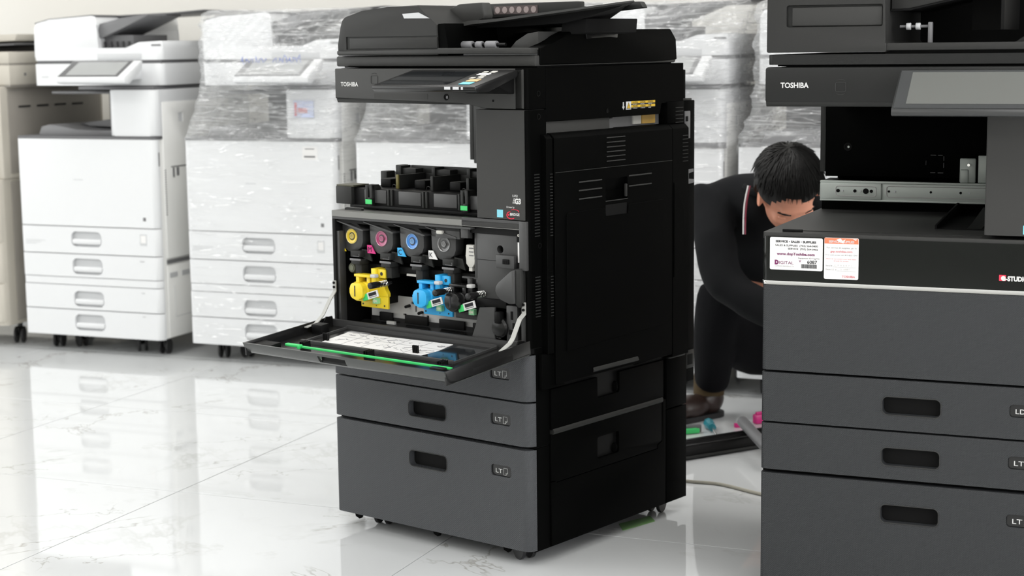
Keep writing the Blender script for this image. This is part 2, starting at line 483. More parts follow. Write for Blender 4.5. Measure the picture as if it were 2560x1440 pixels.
def badge_group(parent, u0, full=True):
    # prints on the front column: SUPER G3, cyan energy mark, Driven by / e-BRIDGE
    V = -.0006
    text('SUPER', parent, M_INK, u0 + .046, .8042, V, .0052, .0150, bold=.0)
    b = MB()
    for k in range(5): b.box(u0 + .046 + k * .0008, u0 + .0535, V, V + .0003, .7912 + k * .0023, .7922 + k * .0023)
    part('speed_lines', b, M_INK, parent)
    text('G3', parent, M_INK, u0 + .0525, .7905, V, .0108, .0165, bold=.05)
    s = part('energy_sticker', MB().box(u0 + .0035, u0 + .0200, V, V + .0004, .7595, .7760), M_LCYA, parent)
    text('e', s, M_INK, u0 + .0080, .7645, V - .0003, .0070, bold=-.02, name='star_print')
    text('Driven by', parent, M_INK, u0 + .0300, .7808, V, .0038, .0215, bold=.01)
    sw = MB()
    sw.tube([(u0 + .0510 + .0125 * math.cos(RAD(a)), V, .7735 + .0045 * math.sin(RAD(a))) for a in range(-10, 131, 10)], .0007, 4)
    sw.tube([(u0 + .0425 + .0120 * math.cos(RAD(a)), V, .7655 + .0075 * math.sin(RAD(a))) for a in range(100, 311, 10)], .0010, 5)
    part('red_swoosh', sw, M_RED, parent)
    text('e', parent, M_RED, u0 + .0330, .7640, V, .0065, bold=.02)
    text('BRIDGE', parent, M_INK, u0 + .0390, .7650, V, .0055, .0260, bold=.03)

def body_common(R, op, du=0.0):
    """cabinet, drawers, right-hand side covers, scanner, column, rear - shared by both dark copiers"""
    # core carcass
    part('carcass', MB().box(.003, .581, .024, .590, .040, .440), M_INN, R)
    part('base_plate', MB().box(.012, .573, .03, .585, .028, .041, r=.002), M_BLK, R)
    # left side skin
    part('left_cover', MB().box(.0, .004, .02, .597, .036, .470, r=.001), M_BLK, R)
    h = lambda z0, z1: (.2345 + du, .3460 + du, z0, z1)
    wn = lambda z0, z1: (.4750 + du, .5320 + du, z0, z1)
    drawer(R, .0365, .2600, .008, .022, handle=h(.1800, .2150), window=wn(.1940, .2190), tex='LT')
    drawer(R, .2680, .3625, .008, .022, handle=h(.2955, .3300), window=wn(.3080, .3330), tex='LT')
    drawer(R, .3665, .4665, .008, .022, handle=h(.3975, .4320) if not op else None, window=wn(.4090, .4340), tex='LT' if op else 'LD')
    # feet-level lip and small stoppers under the bottom drawer
    for x in (.055, .30, .505): part('stopper', MB().prism([(x, .036), (x + .020, .036), (x + .014, .026), (x + .002, .030)], 'y', .002, .012), M_BLK, R)
    for (x, y, a) in ((.078, .075, .3), (.520, .055, 1.2), (.535, .545, .2), (.05, .54, .5)): caster(R, x, y, .034, .0245, a)
    U = .585
    # corner posts between fronts and side covers
    part('corner_post', MB().prism([(U - .02, .024), (U - .003, .020), (U, .022), (U, .066), (U - .02, .066)], 'z', .036, .262), M_BLK, R)
    part('corner_post', MB().prism([(U - .02, .024), (U - .003, .020), (U, .022), (U, .068), (U - .02, .068)], 'z', .265, .480), M_BLK, R)
    # side covers, each its own panel with a joint
    def side(name, v0, v1, z0, z1, th=.004, r=.0012, cut=None, mt=M_BLK, base=.578, pts=None):
        b = MB()
        if pts: b.prism(pts, 'x', base, U + th, r=r)
        else: b.box(base, U + th, v0, v1, z0, z1, r=r)
        return part(name, b, mt, R, cut)
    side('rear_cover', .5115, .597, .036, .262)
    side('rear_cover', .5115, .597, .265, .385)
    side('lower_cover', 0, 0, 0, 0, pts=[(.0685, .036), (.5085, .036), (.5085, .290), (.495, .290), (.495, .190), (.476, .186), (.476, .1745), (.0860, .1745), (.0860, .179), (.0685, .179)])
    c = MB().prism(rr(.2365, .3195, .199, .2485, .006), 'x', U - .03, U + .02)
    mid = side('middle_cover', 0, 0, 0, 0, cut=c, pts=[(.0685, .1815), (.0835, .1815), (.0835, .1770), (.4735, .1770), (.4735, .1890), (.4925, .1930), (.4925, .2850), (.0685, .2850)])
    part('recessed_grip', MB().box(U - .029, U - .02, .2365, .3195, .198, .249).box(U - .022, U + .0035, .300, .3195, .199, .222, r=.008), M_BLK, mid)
    c = MB().prism(rr(.2375, .3220, .3380, .3925, .006), 'x', U - .03, U + .02)
    up = side('bypass_cover', .0705, .4990, .2950, .385, cut=c)
    part('recessed_grip', MB().box(U - .029, U - .02, .2375, .3220, .337, .393).box(U - .022, U + .0035, .3045, .3215, .339, .3650, r=.008), M_BLK, up)
    part('ledge', MB().cyl((U + .000, .074, .2905), (U + .000, .494, .2905), .0075, 12), M_CHAR2, up)
    # tall swing-out duplex door on the right side
    D = .018
    c = MB().prism(rr(.2520, .3360, .7790, .8280, .006), 'x', U, U + D + .01)
    prof = [(U - .004, .392), (U + D, .398), (U + D, .925), (U + D - .010, .9345), (U - .004, .9360)]
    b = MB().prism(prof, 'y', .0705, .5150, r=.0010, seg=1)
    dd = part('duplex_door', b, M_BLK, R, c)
    for o in (0,):
        part('seam', MB().box(U + D - .0005, U + D + .0008, .073, .5130, .8520, .8534), M_CHAR2, dd)
    slats(dd, U + D, [.8660 + k * .0103 for k in range(6)], .2565, .3260, M_CHAR)
    slats(dd, U + D, [.7905 + k * .0183 for k in range(3)], .1545, .2380, M_CHAR, h=.0028)
    slats(dd, U + D, [.7850 + .0205 + k * .0230 for k in range(2)], .3400, .4290, M_CHAR, h=.0028)
    g = MB().box(U + .0005, U + .004, .2520, .3360, .779, .828)
    g.prism([(U + .002, .828), (U + .013, .8275), (U + .004, .800)], 'y', .253, .335)
    part('recessed_grip', g, M_BLK, dd)
    part('grip_edge', MB().box(U + D - .001, U + D + .0010, .2520, .3350, .7775, .7792).box(U + D - .006, U + D + .0006, .3300, .3350, .783, .812, r=.002), M_CHAR, dd)
    # raised lower tray panel of that door, with its notch
    a = [(.1090, .4640), (.1090, .7560), (.1110, .7615), (.1150, .7640), (.2480, .7650), (.2500, .7440), (.3330, .7440), (.3350, .7620), (.3390, .7660), (.4735, .7660), (.4735, .4740)]
    b = MB().prism(a, 'x', U + D - .001, U + D + .0022, r=.0010, seg=1)
    part('bypass_tray', b, M_BLK, dd)
    part('notch', MB().box(U + D - .0005, U + D + .0005, .2515, .3320, .7455, .7700), M_VOID, dd)
    # front and rear edge strips of the duplex door
    e = part('door_edge', MB().prism([(U - .004, .470), (U + D - .002, .466), (U + D - .002, .925), (U + D - .010, .933), (U - .004, .9345)], 'y', .0455, .0665, r=.0010, seg=1), M_BLK, R)
    for z0, n in ((.7200, 21), (.5480, 14)):
        b = MB()
        for k in range(n): b.box(U + D - .0025, U + D - .0008, .0560, .0645, z0 + k * .0065, z0 + k * .0065 + .0016)
        part('vent', b, M_CHAR2, e, kind='stuff')
    e = part('door_edge', MB().prism([(U - .004, .385), (U + D, .391), (U + D, .925), (U + D - .010, .9345), (U - .004, .9360)], 'y', .5165, .5830, r=.0010, seg=1), M_BLK, R)
    slats(e, U + D, [.848 + k * .0085 for k in range(8)], .5560, .5790, M_CHAR2, h=.0016)
    part('notched_fin', MB().prism([(.5210, .580), (.5210, .800), (.5420, .770), (.5600, .735), (.5640, .660), (.5520, .610), (.5300, .582)], 'x', U + D - .001, U + D + .0015), M_BLK, e)
    # lower handle of the duplex door
    g = MB().prism([(U + .0, .4230), (U + .020, .4130), (U + .023, .4060), (U + .014, .4010), (U, .401)], 'y', .2030, .3740, r=.001, seg=1)
    part('release_lever', g, M_CHAR2, dd)
    b = MB().prism([(.0285, .4690), (.0700, .4640), (.0705, .4080), (.1060, .3960), (.1120, .3900), (.0290, .3905)], 'x', U - .003, U + .012, r=.002)
    part('hinge_cover', b, M_BLK, R)
    b = MB().prism([(.375, .424), (.494, .424), (.510, .395), (.375, .392)], 'x', U - .003, U + .010, r=.002)
    part('hinge_cover', b, M_BLK, R)
    part('hinge_cover', MB().box(U - .003, U + .010, .5165, .583, .385, .392, r=.002), M_CHAR2, R)
    # upper side column + corner, slots
    cp = part('corner_column', MB().prism([(U - .02, .012), (U - .006, .0), (U - .002, .0035), (U, .012), (U, .0660), (U - .02, .066)], 'z', .4820, .9860, r=.0008, seg=1), M_BLK, R)
    for z0, n in ((.7200, 21), (.5480, 14)):
        b = MB()
        for k in range(n): b.box(U - .0005, U + .0010, .0230, .0400, z0 + k * .0065, z0 + k * .0065 + .0022)
        part('vent', b, M_CHAR2, cp, kind='stuff')
    for z in (.9720, 1.020, .700):
        sc = MB().lathe((U - .001, .040, z), (1, 0, 0), [(.0060, 0), (.0060, .0018), (.0048, .0018), (.0045, .0004)], 14)
        part('screw', sc, M_INN, cp if z < .98 else R)
    part('rear_upper_cover', MB().box(.50, U + .002, .5165, .587, .936, .9870, r=.0012), M_BLK, R)
    slats(R, U + .002, [.938 + k * .0085 for k in range(5)], .5500, .5820, M_CHAR2, h=.0016)
    # under-scanner void seen through the side gap
    part('exit_unit', MB().box(.45, .560, .10, .510, .80, .955), M_INN, R)
    part('guide_rail', MB().box(.558, .568, .070, .330, .9350, .9560), M_MID, R)
    part('caution_plate', MB().box(.566, .5700, .440, .492, .9400, .9590), M_AMB, R)
    part('white_plate', MB().box(.566, .5700, .405, .436, .9400, .9590), M_WPL, R)
    part('dark_plate', MB().box(.560, .5660, .330, .512, .9360, .9600), M_MID, R)
    # scanner housing
    # scanner side
    sc = part('scanner_body', MB().prism([(.030, .9960), (.445, .9960), (.460, .9870), (.578, .9870), (.578, 1.0730), (.030, 1.0730)], 'y', .020, .587), M_BLK, R)
    sd = part('scanner_side', MB().prism([(.0660, .9600), (.4900, .9600), (.4950, .9850), (.587, .9850), (.587, 1.0750), (.0660, 1.0735)], 'x', .560, U, r=.0010, seg=1), M_BLK, R)
    part('scanner_corner', MB().prism(plan(.555, U, .0, .0650, 0, .012), 'z', .9880, 1.0735, r=.0010, seg=1), M_BLK, R)
    part('screw_hole', MB().lathe((U, .285, .975), (1, 0, 0), [(.0050, 0), (.0050, .0008), (.0042, .0008), (.0040, .0001)], 12), M_INN, sd)
    st = part('warning_label', MB().box(U, U + .0006, .3540, .4690, .9770, .9930), M_KINK, sd)
    part('symbol_field', MB().box(U + .0004, U + .0009, .3545, .3740, .9750, .9925), M_PAPER, st)
    for z in (.9875, .9790): part('yellow_strip', MB().box(U + .0004, U + .0009, .3750, .4690, z, z + .0052), M_WARN, st)
    t = MB().prism([(.3565, .9765), (.3725, .9765), (.3645, .9912)], 'x', U + .0008, U + .0011); tr = part('warning_triangle', t, M_KINK, st)
    part('triangle_fill', MB().prism([(.3585, .9777), (.3705, .9777), (.3645, .9892)], 'x', U + .0010, U + .0013), M_WARN, st)
    text('!', st, M_KINK, U + .0016, .9790, .3636, .0070, side=True, bold=.02)
    for i, (a, bb) in enumerate((('CAUTION', 'HOT INSIDE'), ('ACHTUNG', 'HEISS'), ('ATTENTION', 'TEMPERATURE'))):
        text('\u25B2' + a if False else a, st, M_KINK, U + .0013, .9882, .3790 + i * .0300, .0038, .0210, side=True, bold=.01)
        text(bb, st, M_INK, U + .0010, .9848, .3800 + i * .0300, .0020, .0160, side=True)
    for i, (a, bb) in enumerate((('ATENCION', 'ALTA TEMPERATURA'), ('ATTENZIONE', 'ALTA TEMPERATURA'), ('注意', '高温'))):
        text(a, st, M_KINK, U + .0013, .9797, .3790 + i * .0310, .0038, .0200 if i < 2 else .012, side=True, bold=.01)
        text(bb, st, M_INK, U + .0010, .9760, .3800 + i * .0310, .0020, .0180 if i < 2 else .010, side=True)
    part('down_arrow', MB().prism([(.3430, .9920), (.3470, .9920), (.3470, .9820), (.3500, .9820), (.3450, .9750), (.3400, .9820), (.3430, .9820)], 'x', U, U + .0006), M_INK, sd)
    # rear controller box with the port plates
    rb = part('controller_box', MB().box(.02, .578, .590, .6460, .3125, .9870, r=.002), M_BLK, R)
    part('controller_lid', MB().box(.03, .572, .585, .6160, .9870, 1.0590, r=.002), M_BLK, R)
    part('cable_ledge', MB().box(.03, .580, .585, .630, .9870, .9920, r=.001), M_CHAR2, R)
    pp = part('port_plate', MB().box(.576, .5802, .6010, .6240, .8980, .9620, r=.001), M_MID, rb)
    for z in (.9380, .9120): part('port', MB().box(.5795, .5812, .6035, .6140, z, z + .0120, r=.001), M_VOID, pp)
    pp = part('port_plate', MB().prism([(.602, .765), (.616, .765), (.616, .790), (.640, .792), (.640, .800), (.618, .802), (.618, .815), (.638, .818), (.638, .825), (.602, .823)], 'x', .576, .5802), M_MID, rb)
    for z in (.803, .777): part('port', MB().box(.5795, .5812, .6045, .6120, z, z + .0120, r=.001), M_VOID, pp)
    so = part('power_socket', MB().box(.576, .5805, .6050, .6430, .3450, .3900, r=.002), M_CHAR2, rb)
    part('socket_hole', MB().box(.579, .5812, .6130, .6360, .3540, .3800, r=.003), M_VOID, so)
    return sd

def front_upper(R, op):
    U = .585
    # scanner front fascia with the maker's lettering
    fa = part('scanner_fascia', MB().prism([(.027, 1.0050), (.405, 1.0020), (.4300, .9960), (.4700, .9885), (.5780, .9880), (.5780, 1.0725), (.027, 1.0725)] if op else
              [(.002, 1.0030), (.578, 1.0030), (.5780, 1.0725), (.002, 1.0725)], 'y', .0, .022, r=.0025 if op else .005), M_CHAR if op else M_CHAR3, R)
    lip = part('fascia_lip', MB().prism([(.004, .9960), (.024, .9960), (.024, 1.004), (.0005, 1.005)], 'x', .030 if op else .004, .440 if op else .57, r=.001, seg=1), M_CHAR2, R)
    if op:
        text('TOSHIBA', fa, M_INK, .0465, 1.0330, -.0006, .0092, .0545, bold=.025)
        shell_mark(fa, .151, 1.048)
        part('key_lock', MB().lathe((.3640, -.0005, 1.0115), (0, -1, 0), [(.0070, 0), (.0070, .0006), (.0055, .0006), (.005, -.004)], 18), M_VOID, fa)
        part('screw', MB().cyl((.3670, .001, 1.0112), (.3670, -.0010, 1.0112), .0035, 12), M_MID, fa)
        part('pin_hole', MB().box(.4930, .4975, -.0006, .001, 1.0030, 1.0075), M_VOID, fa)
        part('cover_strip', MB().box(.15, .31, -.0004, .001, 1.0065, 1.0180), M_CHAR, fa)
    else:
        text('TOSHIBA', fa, M_INK, .0335, 1.0325, -.0006, .0100, .0555, bold=.025)
        shell_mark(fa, .1515, 1.034)
    # tall front column right of the paper outlet
    u0 = .4450 if op else .4275
    co = part('front_column', MB().prism(plan(u0, .5795, .0, .30, .003, .003), 'z', .7560, .9865, r=.0012, seg=1), M_CHAR, R)
    badge_group(co, .4985 if op else .4950)
    # deck of the paper outlet
    dk = part('outlet_deck', MB().prism(plan(.0, U - .004, .002, .585, .006, .006), 'z', .7350, .7480, r=.0015, seg=1), M_DECK if op else M_CHAR, R)
    part('deck_ridge', MB().box(.05, .42, .150 if op else .040, .154 if op else .043, .7475, .7495), M_CHAR2, dk)
    if op:
        part('deck_clip', MB().prism([(.020, .748), (.075, .748), (.073, .7525), (.022, .7535)], 'y', .028, .036), M_CHAR2, dk)
    # back wall of the outlet
    bw = part('outlet_back', MB().box(.012 if not op else .012, .50, .500, .585, .826 if op else .822, .9870, r=.002), M_BLK if not op else M_CHAR2, R)
    part('edge_flange', MB().box(.0, .012, .500, .585, .835 if op else .832, .9870, r=.001), M_CHAR2, R)
    part('lower_rail', MB().box(.005, .49, .500, .585, .7480, .8120), M_LGREY if op else M_BLK, R)
    part('screw_hole', MB().lathe((.062, .4995, .888), (0, -1, 0), [(.009, 0), (.009, .001), (.006, .001), (.004, -.002)], 16), M_VOID, bw)
    part('screw', MB().cyl((.064, .4990, .888), (.064, .4965, .888), .0025, 10), M_STEEL, bw)
    return fa, co, dk, bw

# ================================================================== the open dark copier
R1 = thing('multifunction_copier', 'black office copier in the middle, front cover folded down and toner cartridges showing', 'copier', FA)
body_common(R1, True)
fa1, co1, dk1, bw1 = front_upper(R1, True)
# open engine bay
bay = part('bay_frame', MB().box(.0, .010, .006, .55, .470, .736, r=.001).box(.5720, .5830, .006, .070, .4700, .7540, r=.001).box(.0, .5830, .14, .150, .44, .736)
           .box(.010, .5720, .012, .55, .7200, .7355).box(.010, .5720, .004, .14, .4400, .4550), M_INN, R1)
part('left_cover', MB().box(-.0005, .003, .02, .58, .470, .740, r=.001), M_BLK, R1)
part('left_post', MB().box(.008, .018, .010, .030, .48, .700, r=.001), M_INNG, bay)
part('lintel', MB().box(.004, .40, .004, .012, .7290, .7350).box(.28, .43, -.004, .010, .7290, .7330).box(.40, .58, .002, .012, .7360, .7540), M_INNG, bay)
part('lintel_bracket', MB().box(.315, .385, .012, .030, .7030, .7280, r=.001).box(.395, .415, .004, .020, .7080, .7300, r=.001), M_INNG, bay)
part('white_latch', MB().box(.322, .340, .004, .014, .7120, .7210, r=.003), M_WPL, bay)
for i in range(4):
    part('hopper_back', MB().box(.012 + i * .0945, .096 + i * .0945, .060, .066, .700, .730, r=.001), M_INNG, bay)
# light grey frame plate low in the bay
fp_cut = MB()
for x, z, a, c_ in ((.1800, .5370, .004, .003), (.1900, .5240, .0025, .007), (.2080, .5180, .005, .0025), (.2260, .5080, .0035, .004), (.1550, .5080, .005, .002), (.2150, .5390, .014, .007)):
    fp_cut.box(x - a, x + a, .06, .095, z - c_, z + c_)
part('frame_plate', MB().prism([(.050, .4800), (.440, .4800), (.440, .5400), (.215, .5400), (.215, .5500), (.130, .5500), (.050, .5350)], 'y', .080, .084), M_LGREY, bay, fp_cut)
part('frame_pin', MB().cyl((.170, .082, .5300), (.176, .060, .5300), .0035, 10).cyl((.208, .082, .5180), (.214, .062, .5180), .0035, 10), M_INN, bay)
# black sill in front of it, with three tabs, sloping down to the door
part('sill', MB().prism([(.004, .4660), (.075, .4780), (.075, .4880), (.004, .4700)], 'x', .030, .430, r=.001, seg=1)
     .box(.055, .42, .072, .076, .478, .499), M_BLKG, bay)
for a_, b_ in ((.085, .125), (.165, .235), (.270, .345), (.37, .41)):
    part('sill_tab', MB().box(a_, b_, .068, .074, .490, .5100, r=.001), M_INN, bay)
part('sill_label', MB().prism([(.118, .0150), (.205, .0150), (.215, .0520), (.120, .0520)], 'z', 0, .0004).xf(Matrix.Translation((0, 0, .4706)) @ Matrix.Rotation(RAD(14), 4, 'X')), M_AMB, bay)
part('sill_window', MB().box(.345, .362, .0180, .0200, .4700, .4850).box(.115, .140, .060, .066, .4850, .4920), M_LGREY, bay)
# inner right cover
ic_cut = MB().cyl((.4975, 0, .6886), (.4975, .03, .6886), .0088, 20)
icv = part('inner_cover', MB().box(.4320, .5500, .014, .060, .5790, .7340, r=.002), M_INNG, bay, ic_cut)
part('hole_lining', MB().cyl((.4975, .027, .6886), (.4975, .031, .6886), .0100, 16), M_VOID, icv)
part('cover_joint', MB().box(.4320, .50, .013, .015, .6630, .6637), M_INN, icv)
part('cover_step', MB().box(.4322, .515, .010, .020, .562, .5800, r=.001), M_INN, icv)
sn = part('serial_sticker', MB().box(.4726, .5344, .0128, .0142, .7205, .7310), M_PAPER, icv)
text('TC4505AC N60 CF2657104B', sn, M_GRYI, .4742, .7228, .0122, .0058, .0560, bold=.0)
blk = part('waste_guide', MB().box(.4980, .5480, -.002, .016, .6510, .6790, r=.0015), M_INNG, icv)
part('socket', MB().box(.5190, .5355, -.0060, -.001, .6605, .6710, r=.001), M_INN, blk)
part('socket_pin', MB().box(.5205, .5245, -.0066, -.005, .6625, .6690).box(.5270, .5310, -.0066, -.005, .6625, .6690), M_VOID, blk)
fn = [(a_ + .027, c_ + .004) for a_, c_ in [(.5300, .6480), (.5200, .6440), (.4850, .6170), (.4785, .6080), (.4770, .5980), (.4820, .5890), (.4930, .5800), (.5150, .5730), (.5300, .5745)]]
fu = part('waste_funnel', MB().prism(fn, 'y', -.014, .016, r=.003), M_INNG, icv)
part('funnel_side', MB().prism([(.5560, .6520), (.5720, .6540), (.5720, .5840), (.5660, .5700), (.5560, .5785)], 'y', -.010, .020, r=.002), M_CHAR2, icv)
part('white_stay', MB().box(.5500, .5625, .0080, .0130, .6640, .7080, r=.001), M_PAPER, icv)
part('lock_pin', MB().box(.5490, .5620, .006, .012, .7085, .7280, r=.001), M_VOID, icv)
part('pin_head', MB().lathe((.5555, .0055, .7230), (0, -1, 0), [(.003, 0), (.003, .001), (.0018, .001), (.0016, 0)], 12), M_WPL, icv)
wl = MB().prism([(.3960, .6920), (.4185, .6920), (.4180, .6650), (.4210, .6600), (.4190, .6500), (.4120, .6420), (.4030, .6420), (.3950, .6500), (.3945, .6680)], 'y', .020, .034, r=.002)
wl.box(.4020, .4110, .022, .032, .6340, .6430)
wv = part('white_connector', wl, M_WPL, bay)
part('connector_ribs', MB().box(.4050, .4170, .0188, .0205, .6680, .6700).box(.4050, .4170, .0188, .0205, .6760, .6780).box(.4050, .4170, .0188, .0205, .6840, .6860), M_MID, wv)
part('slot_frame', MB().box(.4220, .4300, .018, .040, .6200, .7220, r=.001).box(.3850, .4300, .018, .030, .6180, .6220), M_INNG, bay)
# ducting at the bottom right of the bay
part('duct_plate', MB().prism([(.4450, .5600), (.4880, .5640), (.4880, .4850), (.4750, .4760), (.4150, .4760), (.4350, .5200)], 'y', .004, .010, r=.001, seg=1), M_INNG, bay)
part('duct_box', MB().box(.4600, .4900, -.006, .03, .4640, .4780, r=.002).box(.5150, .5460, .010, .05, .4850, .5700, r=.002).box(.5280, .5700, .004, .05, .4850, .4960, r=.002), M_INNG, bay)
part('duct_hole', MB().box(.5280, .5340, .0090, .0105, .5400, .5580).box(.5330, .5420, .0090, .0105, .5200, .5330).box(.5230, .5330, .0090, .0105, .5070, .5180), M_VOID, bay)
part('duct_knob', MB().lathe((.4990, .008, .5200), (0, -1, 0), [(.022, -.01), (.022, .002), (.018, .006), (.006, .008)], 18), M_BLKG, bay)
part('duct_hook', MB().box(.4920, .5080, -.004, .012, .5300, .5560, r=.003), M_INN, bay)
part('side_post', MB().box(.5610, .5730, .004, .016, .490, .7360, r=.001).box(.5640, .5830, -.004, .008, .6500, .7540, r=.001), M_INNG, bay)
# folded-down front cover
def DX(M_=None):
    return Matrix.Translation((0, 0, .4720)) @ Matrix.Rotation(RAD(5.0), 4, 'X') @ Matrix.Scale(-1, 4, (0, 1, 0))
MDR = Matrix.Translation((0, 0, .4720)) @ Matrix.Rotation(RAD(5.0), 4, 'X')
def dbox(mb, x0, x1, d0, d1, h0, h1, r=0): return mb.box(x0, x1, -d1, -d0, h0, h1, r=r)
def dp(name, mb, mt, par, cut=None, **k): return part(name, mb.xf(MDR), mt, par, None if cut is None else cut.xf(MDR), **k)
DL = .2770
tipc = MB(); dbox(tipc, .228, .310, .262, .30, .008, .0235)
door = dp('front_door', MB().prism([(-.004, -.001), (-.245, -.001), (-.262, .004), (-.270, .012), (-DL, .0300), (-DL + .0045, .0300), (-.266, .016), (-.258, .007), (-.240, .003), (-.004, .003)], 'x', -.002, .590),
          M_DOORSH, R1, tipc)
dp('side_wall', dbox(MB(), -.002, .0020, .0, .2725, .0, .0300, .001), M_BLKG, door)
dp('side_wall', dbox(MB(), .5860, .5900, .0, .2725, .0, .0300, .001), M_BLKG, door)
dp('trim_strip', dbox(MB(), .586, .5905, .060, .19, .001, .0160, .001), M_INN, door)
dp('grip_pocket', dbox(MB(), .229, .309, .258, .262, .006, .0240), M_INN, door)
dp('inner_panel', dbox(MB(), .002, .586, .002, .258, .003, .0085), M_BLKG, door)
b = MB(); dbox(b, .060, .510, .012, .016, .008, .0160); dbox(b, .060, .510, .1560, .1620, .008, .0170, .001); dbox(b, .060, .064, .012, .16, .008, .013); dbox(b, .506, .510, .012, .16, .008, .013)
dbox(b, .002, .586, .0, .006, .008, .024)
dp('inner_rib', b, M_INNG, door)
b = MB()
for x in (.095, .29, .50):
    for k in range(3): dbox(b, x + k * .006, x + k * .006 + .002, .178, .198, .008, .0230)
dp('clip', b, M_INN, door)
for x in (.0925, .3640):
    b = MB()
    for k in range(4): dbox(b, x + k * .0042, x + k * .0042 + .0026, .1180, .1240, .008, .0260, .0008)
    dp('rib_clip', b, M_INN, door)
sh = dp('instruction_sheet', MB().prism([(.092, -.0420), (.398, -.0300), (.410, -.1330), (.100, -.1360)], 'z', .0086, .0094), M_PAPER, door)
random.seed(3)
g = MB()
for k in range(1, 5): dbox(g, .095 + k * .062, .0962 + k * .062, .036, .133, .0094, .0097)
dbox(g, .096, .405, .0780, .0790, .0094, .0097)
for row in range(2):
    for c_ in range(5):
        cx, cd = .105 + c_ * .062, .045 + row * .046
        for q in range(5):
            x, d, L_, a_ = cx + random.uniform(.004, .040), cd + random.uniform(.002, .024), random.uniform(.006, .022), random.uniform(-.7, .7)
            g.tube([(x, -d, .0096), (x + L_ * math.cos(a_) * .5, -d - L_ * math.sin(a_) * .5 - .002, .0096), (x + L_ * math.cos(a_), -d - L_ * math.sin(a_), .0096)], random.uniform(.0003, .0010), 4)
dp('printed_drawing', g, M_GRYI, sh)
dp('grey_note', MB().prism([(.090, -.030), (.150, -.030), (.120, -.040), (.082, -.046)], 'z', .0086, .0092), M_GRYI, door)
dp('small_note', dbox(MB(), .385, .490, .1410, .1530, .0086, .0094), M_LGREY, door)
dp('dark_pad', MB().prism([(.420, -.0350), (.500, -.0400), (.500, -.1500), (.395, -.1500)], 'z', .0086, .0096), M_SCR1, door)
dp('strap_block', dbox(MB(), .018, .050, .060, .085, .008, .0300, .001), M_INN, door)
dp('corner_block', dbox(MB(), .004, .060, .2200, .2600, .008, .0240, .002), M_INN, door)
b = MB(); dbox(b, .508, .545, .200, .2300, .008, .0200, .001)
dp('latch', b, M_BLKG, door)
for x in (.005, .577): dp('hinge_ear', MB().prism([(-.045, .012), (-.025, .034), (-.006, .030), (-.002, .008), (-.05, .008)], 'x', x, x + .003), M_INN, door)
# the two straps that hold the cover
def strap(pts, x, wd=.010):
    b = MB()
    for (v0, z0), (v1, z1) in zip(pts[:-1], pts[1:]):
        dv, dz = v1 - v0, z1 - z0; L_ = math.hypot(dv, dz); nx, nz = -dz / L_ * .0011, dv / L_ * .0011
        b.prism([(v0 + nx, z0 + nz), (v1 + nx, z1 + nz), (v1 - nx, z1 - nz), (v0 - nx, z0 - nz)], 'x', x, x + wd)
    return b
b = strap([(.000, .5850), (.000, .5600), (-.0170, .5420), (-.0400, .5100), (-.0650, .4920), (-.0960, .4880)], .004, .010)
s1 = part('strap', b, M_STRAP, R1); part('strap_screw', MB().cyl((.009, -.0015, .580), (.009, -.004, .580), .003, 10).cyl((.009, -.0015, .570), (.009, -.004, .570), .003, 10), M_INN, s1)
b = strap([(.002, .5820), (.002, .5580), (-.0140, .5480), (-.0380, .5100), (-.0480, .5010), (-.0780, .4880)], .566, .011)
s2 = part('strap', b, M_STRAP, R1); part('strap_screw', MB().cyl((.5715, .000, .577), (.5715, -.003, .577), .003, 10).cyl((.5715, .000, .566), (.5715, -.003, .566), .003, 10), M_INN, s2)

# touch panel of the open copier
Lp, Rp = .2790, .5660
prof = [(-.142, 1.0385), (-.1400, 1.0400), (-.012, 1.0700), (-.004, 1.0690), (-.004, 1.0560), (-.100, 1.0270), (-.135, 1.0270), (-.142, 1.0330)]
pn = part('touch_panel', MB().prism(prof, 'x', Lp, Rp, r=.0015, seg=2), M_BLKG, R1)
k_ = (1.0700 - 1.0400) / (.140 - .012)
pm = Matrix.Translation((0, -.140, 1.0404)) @ Matrix.Rotation(math.atan(k_), 4, 'X')
Lq = .128 / math.cos(math.atan(k_))
part('display', MB().box(Lp + .012, Lp + .2000, .012, Lq - .016, 0, .0006).xf(pm.copy()), M_SCR1, pn)
for (x, y, w_, h_, mm) in ((.232, .010, .030, .018, M_LCYA), (.232, .034, .030, .016, M_ORG), (.222, .056, .012, .010, M_WPL), (.243, .056, .012, .010, M_WPL), (.236, .070, .014, .011, M_WPL),
                           (.218, .086, .032, .012, M_PAPER), (.218, .104, .012, .010, M_WPL), (.238, .104, .014, .014, M_WPL)):
    part('key', MB().box(Lp + x, Lp + x + w_, y, y + h_, 0, .0012, r=.0004, seg=1).xf(pm.copy()), mm, pn)
for x in (.205, .228, .250): part('status_light', MB().box(Lp + x, Lp + x + (.016 if x < .24 else .005), -.1432, -.1410, 1.0325, 1.0385, r=.0004, seg=1), M_SHD, pn)
part('panel_arm', MB().prism([(-.060, 1.040), (.002, 1.060), (.002, 1.020), (-.010, 1.020)], 'x', .43, .552, r=.002), M_INN, pn)

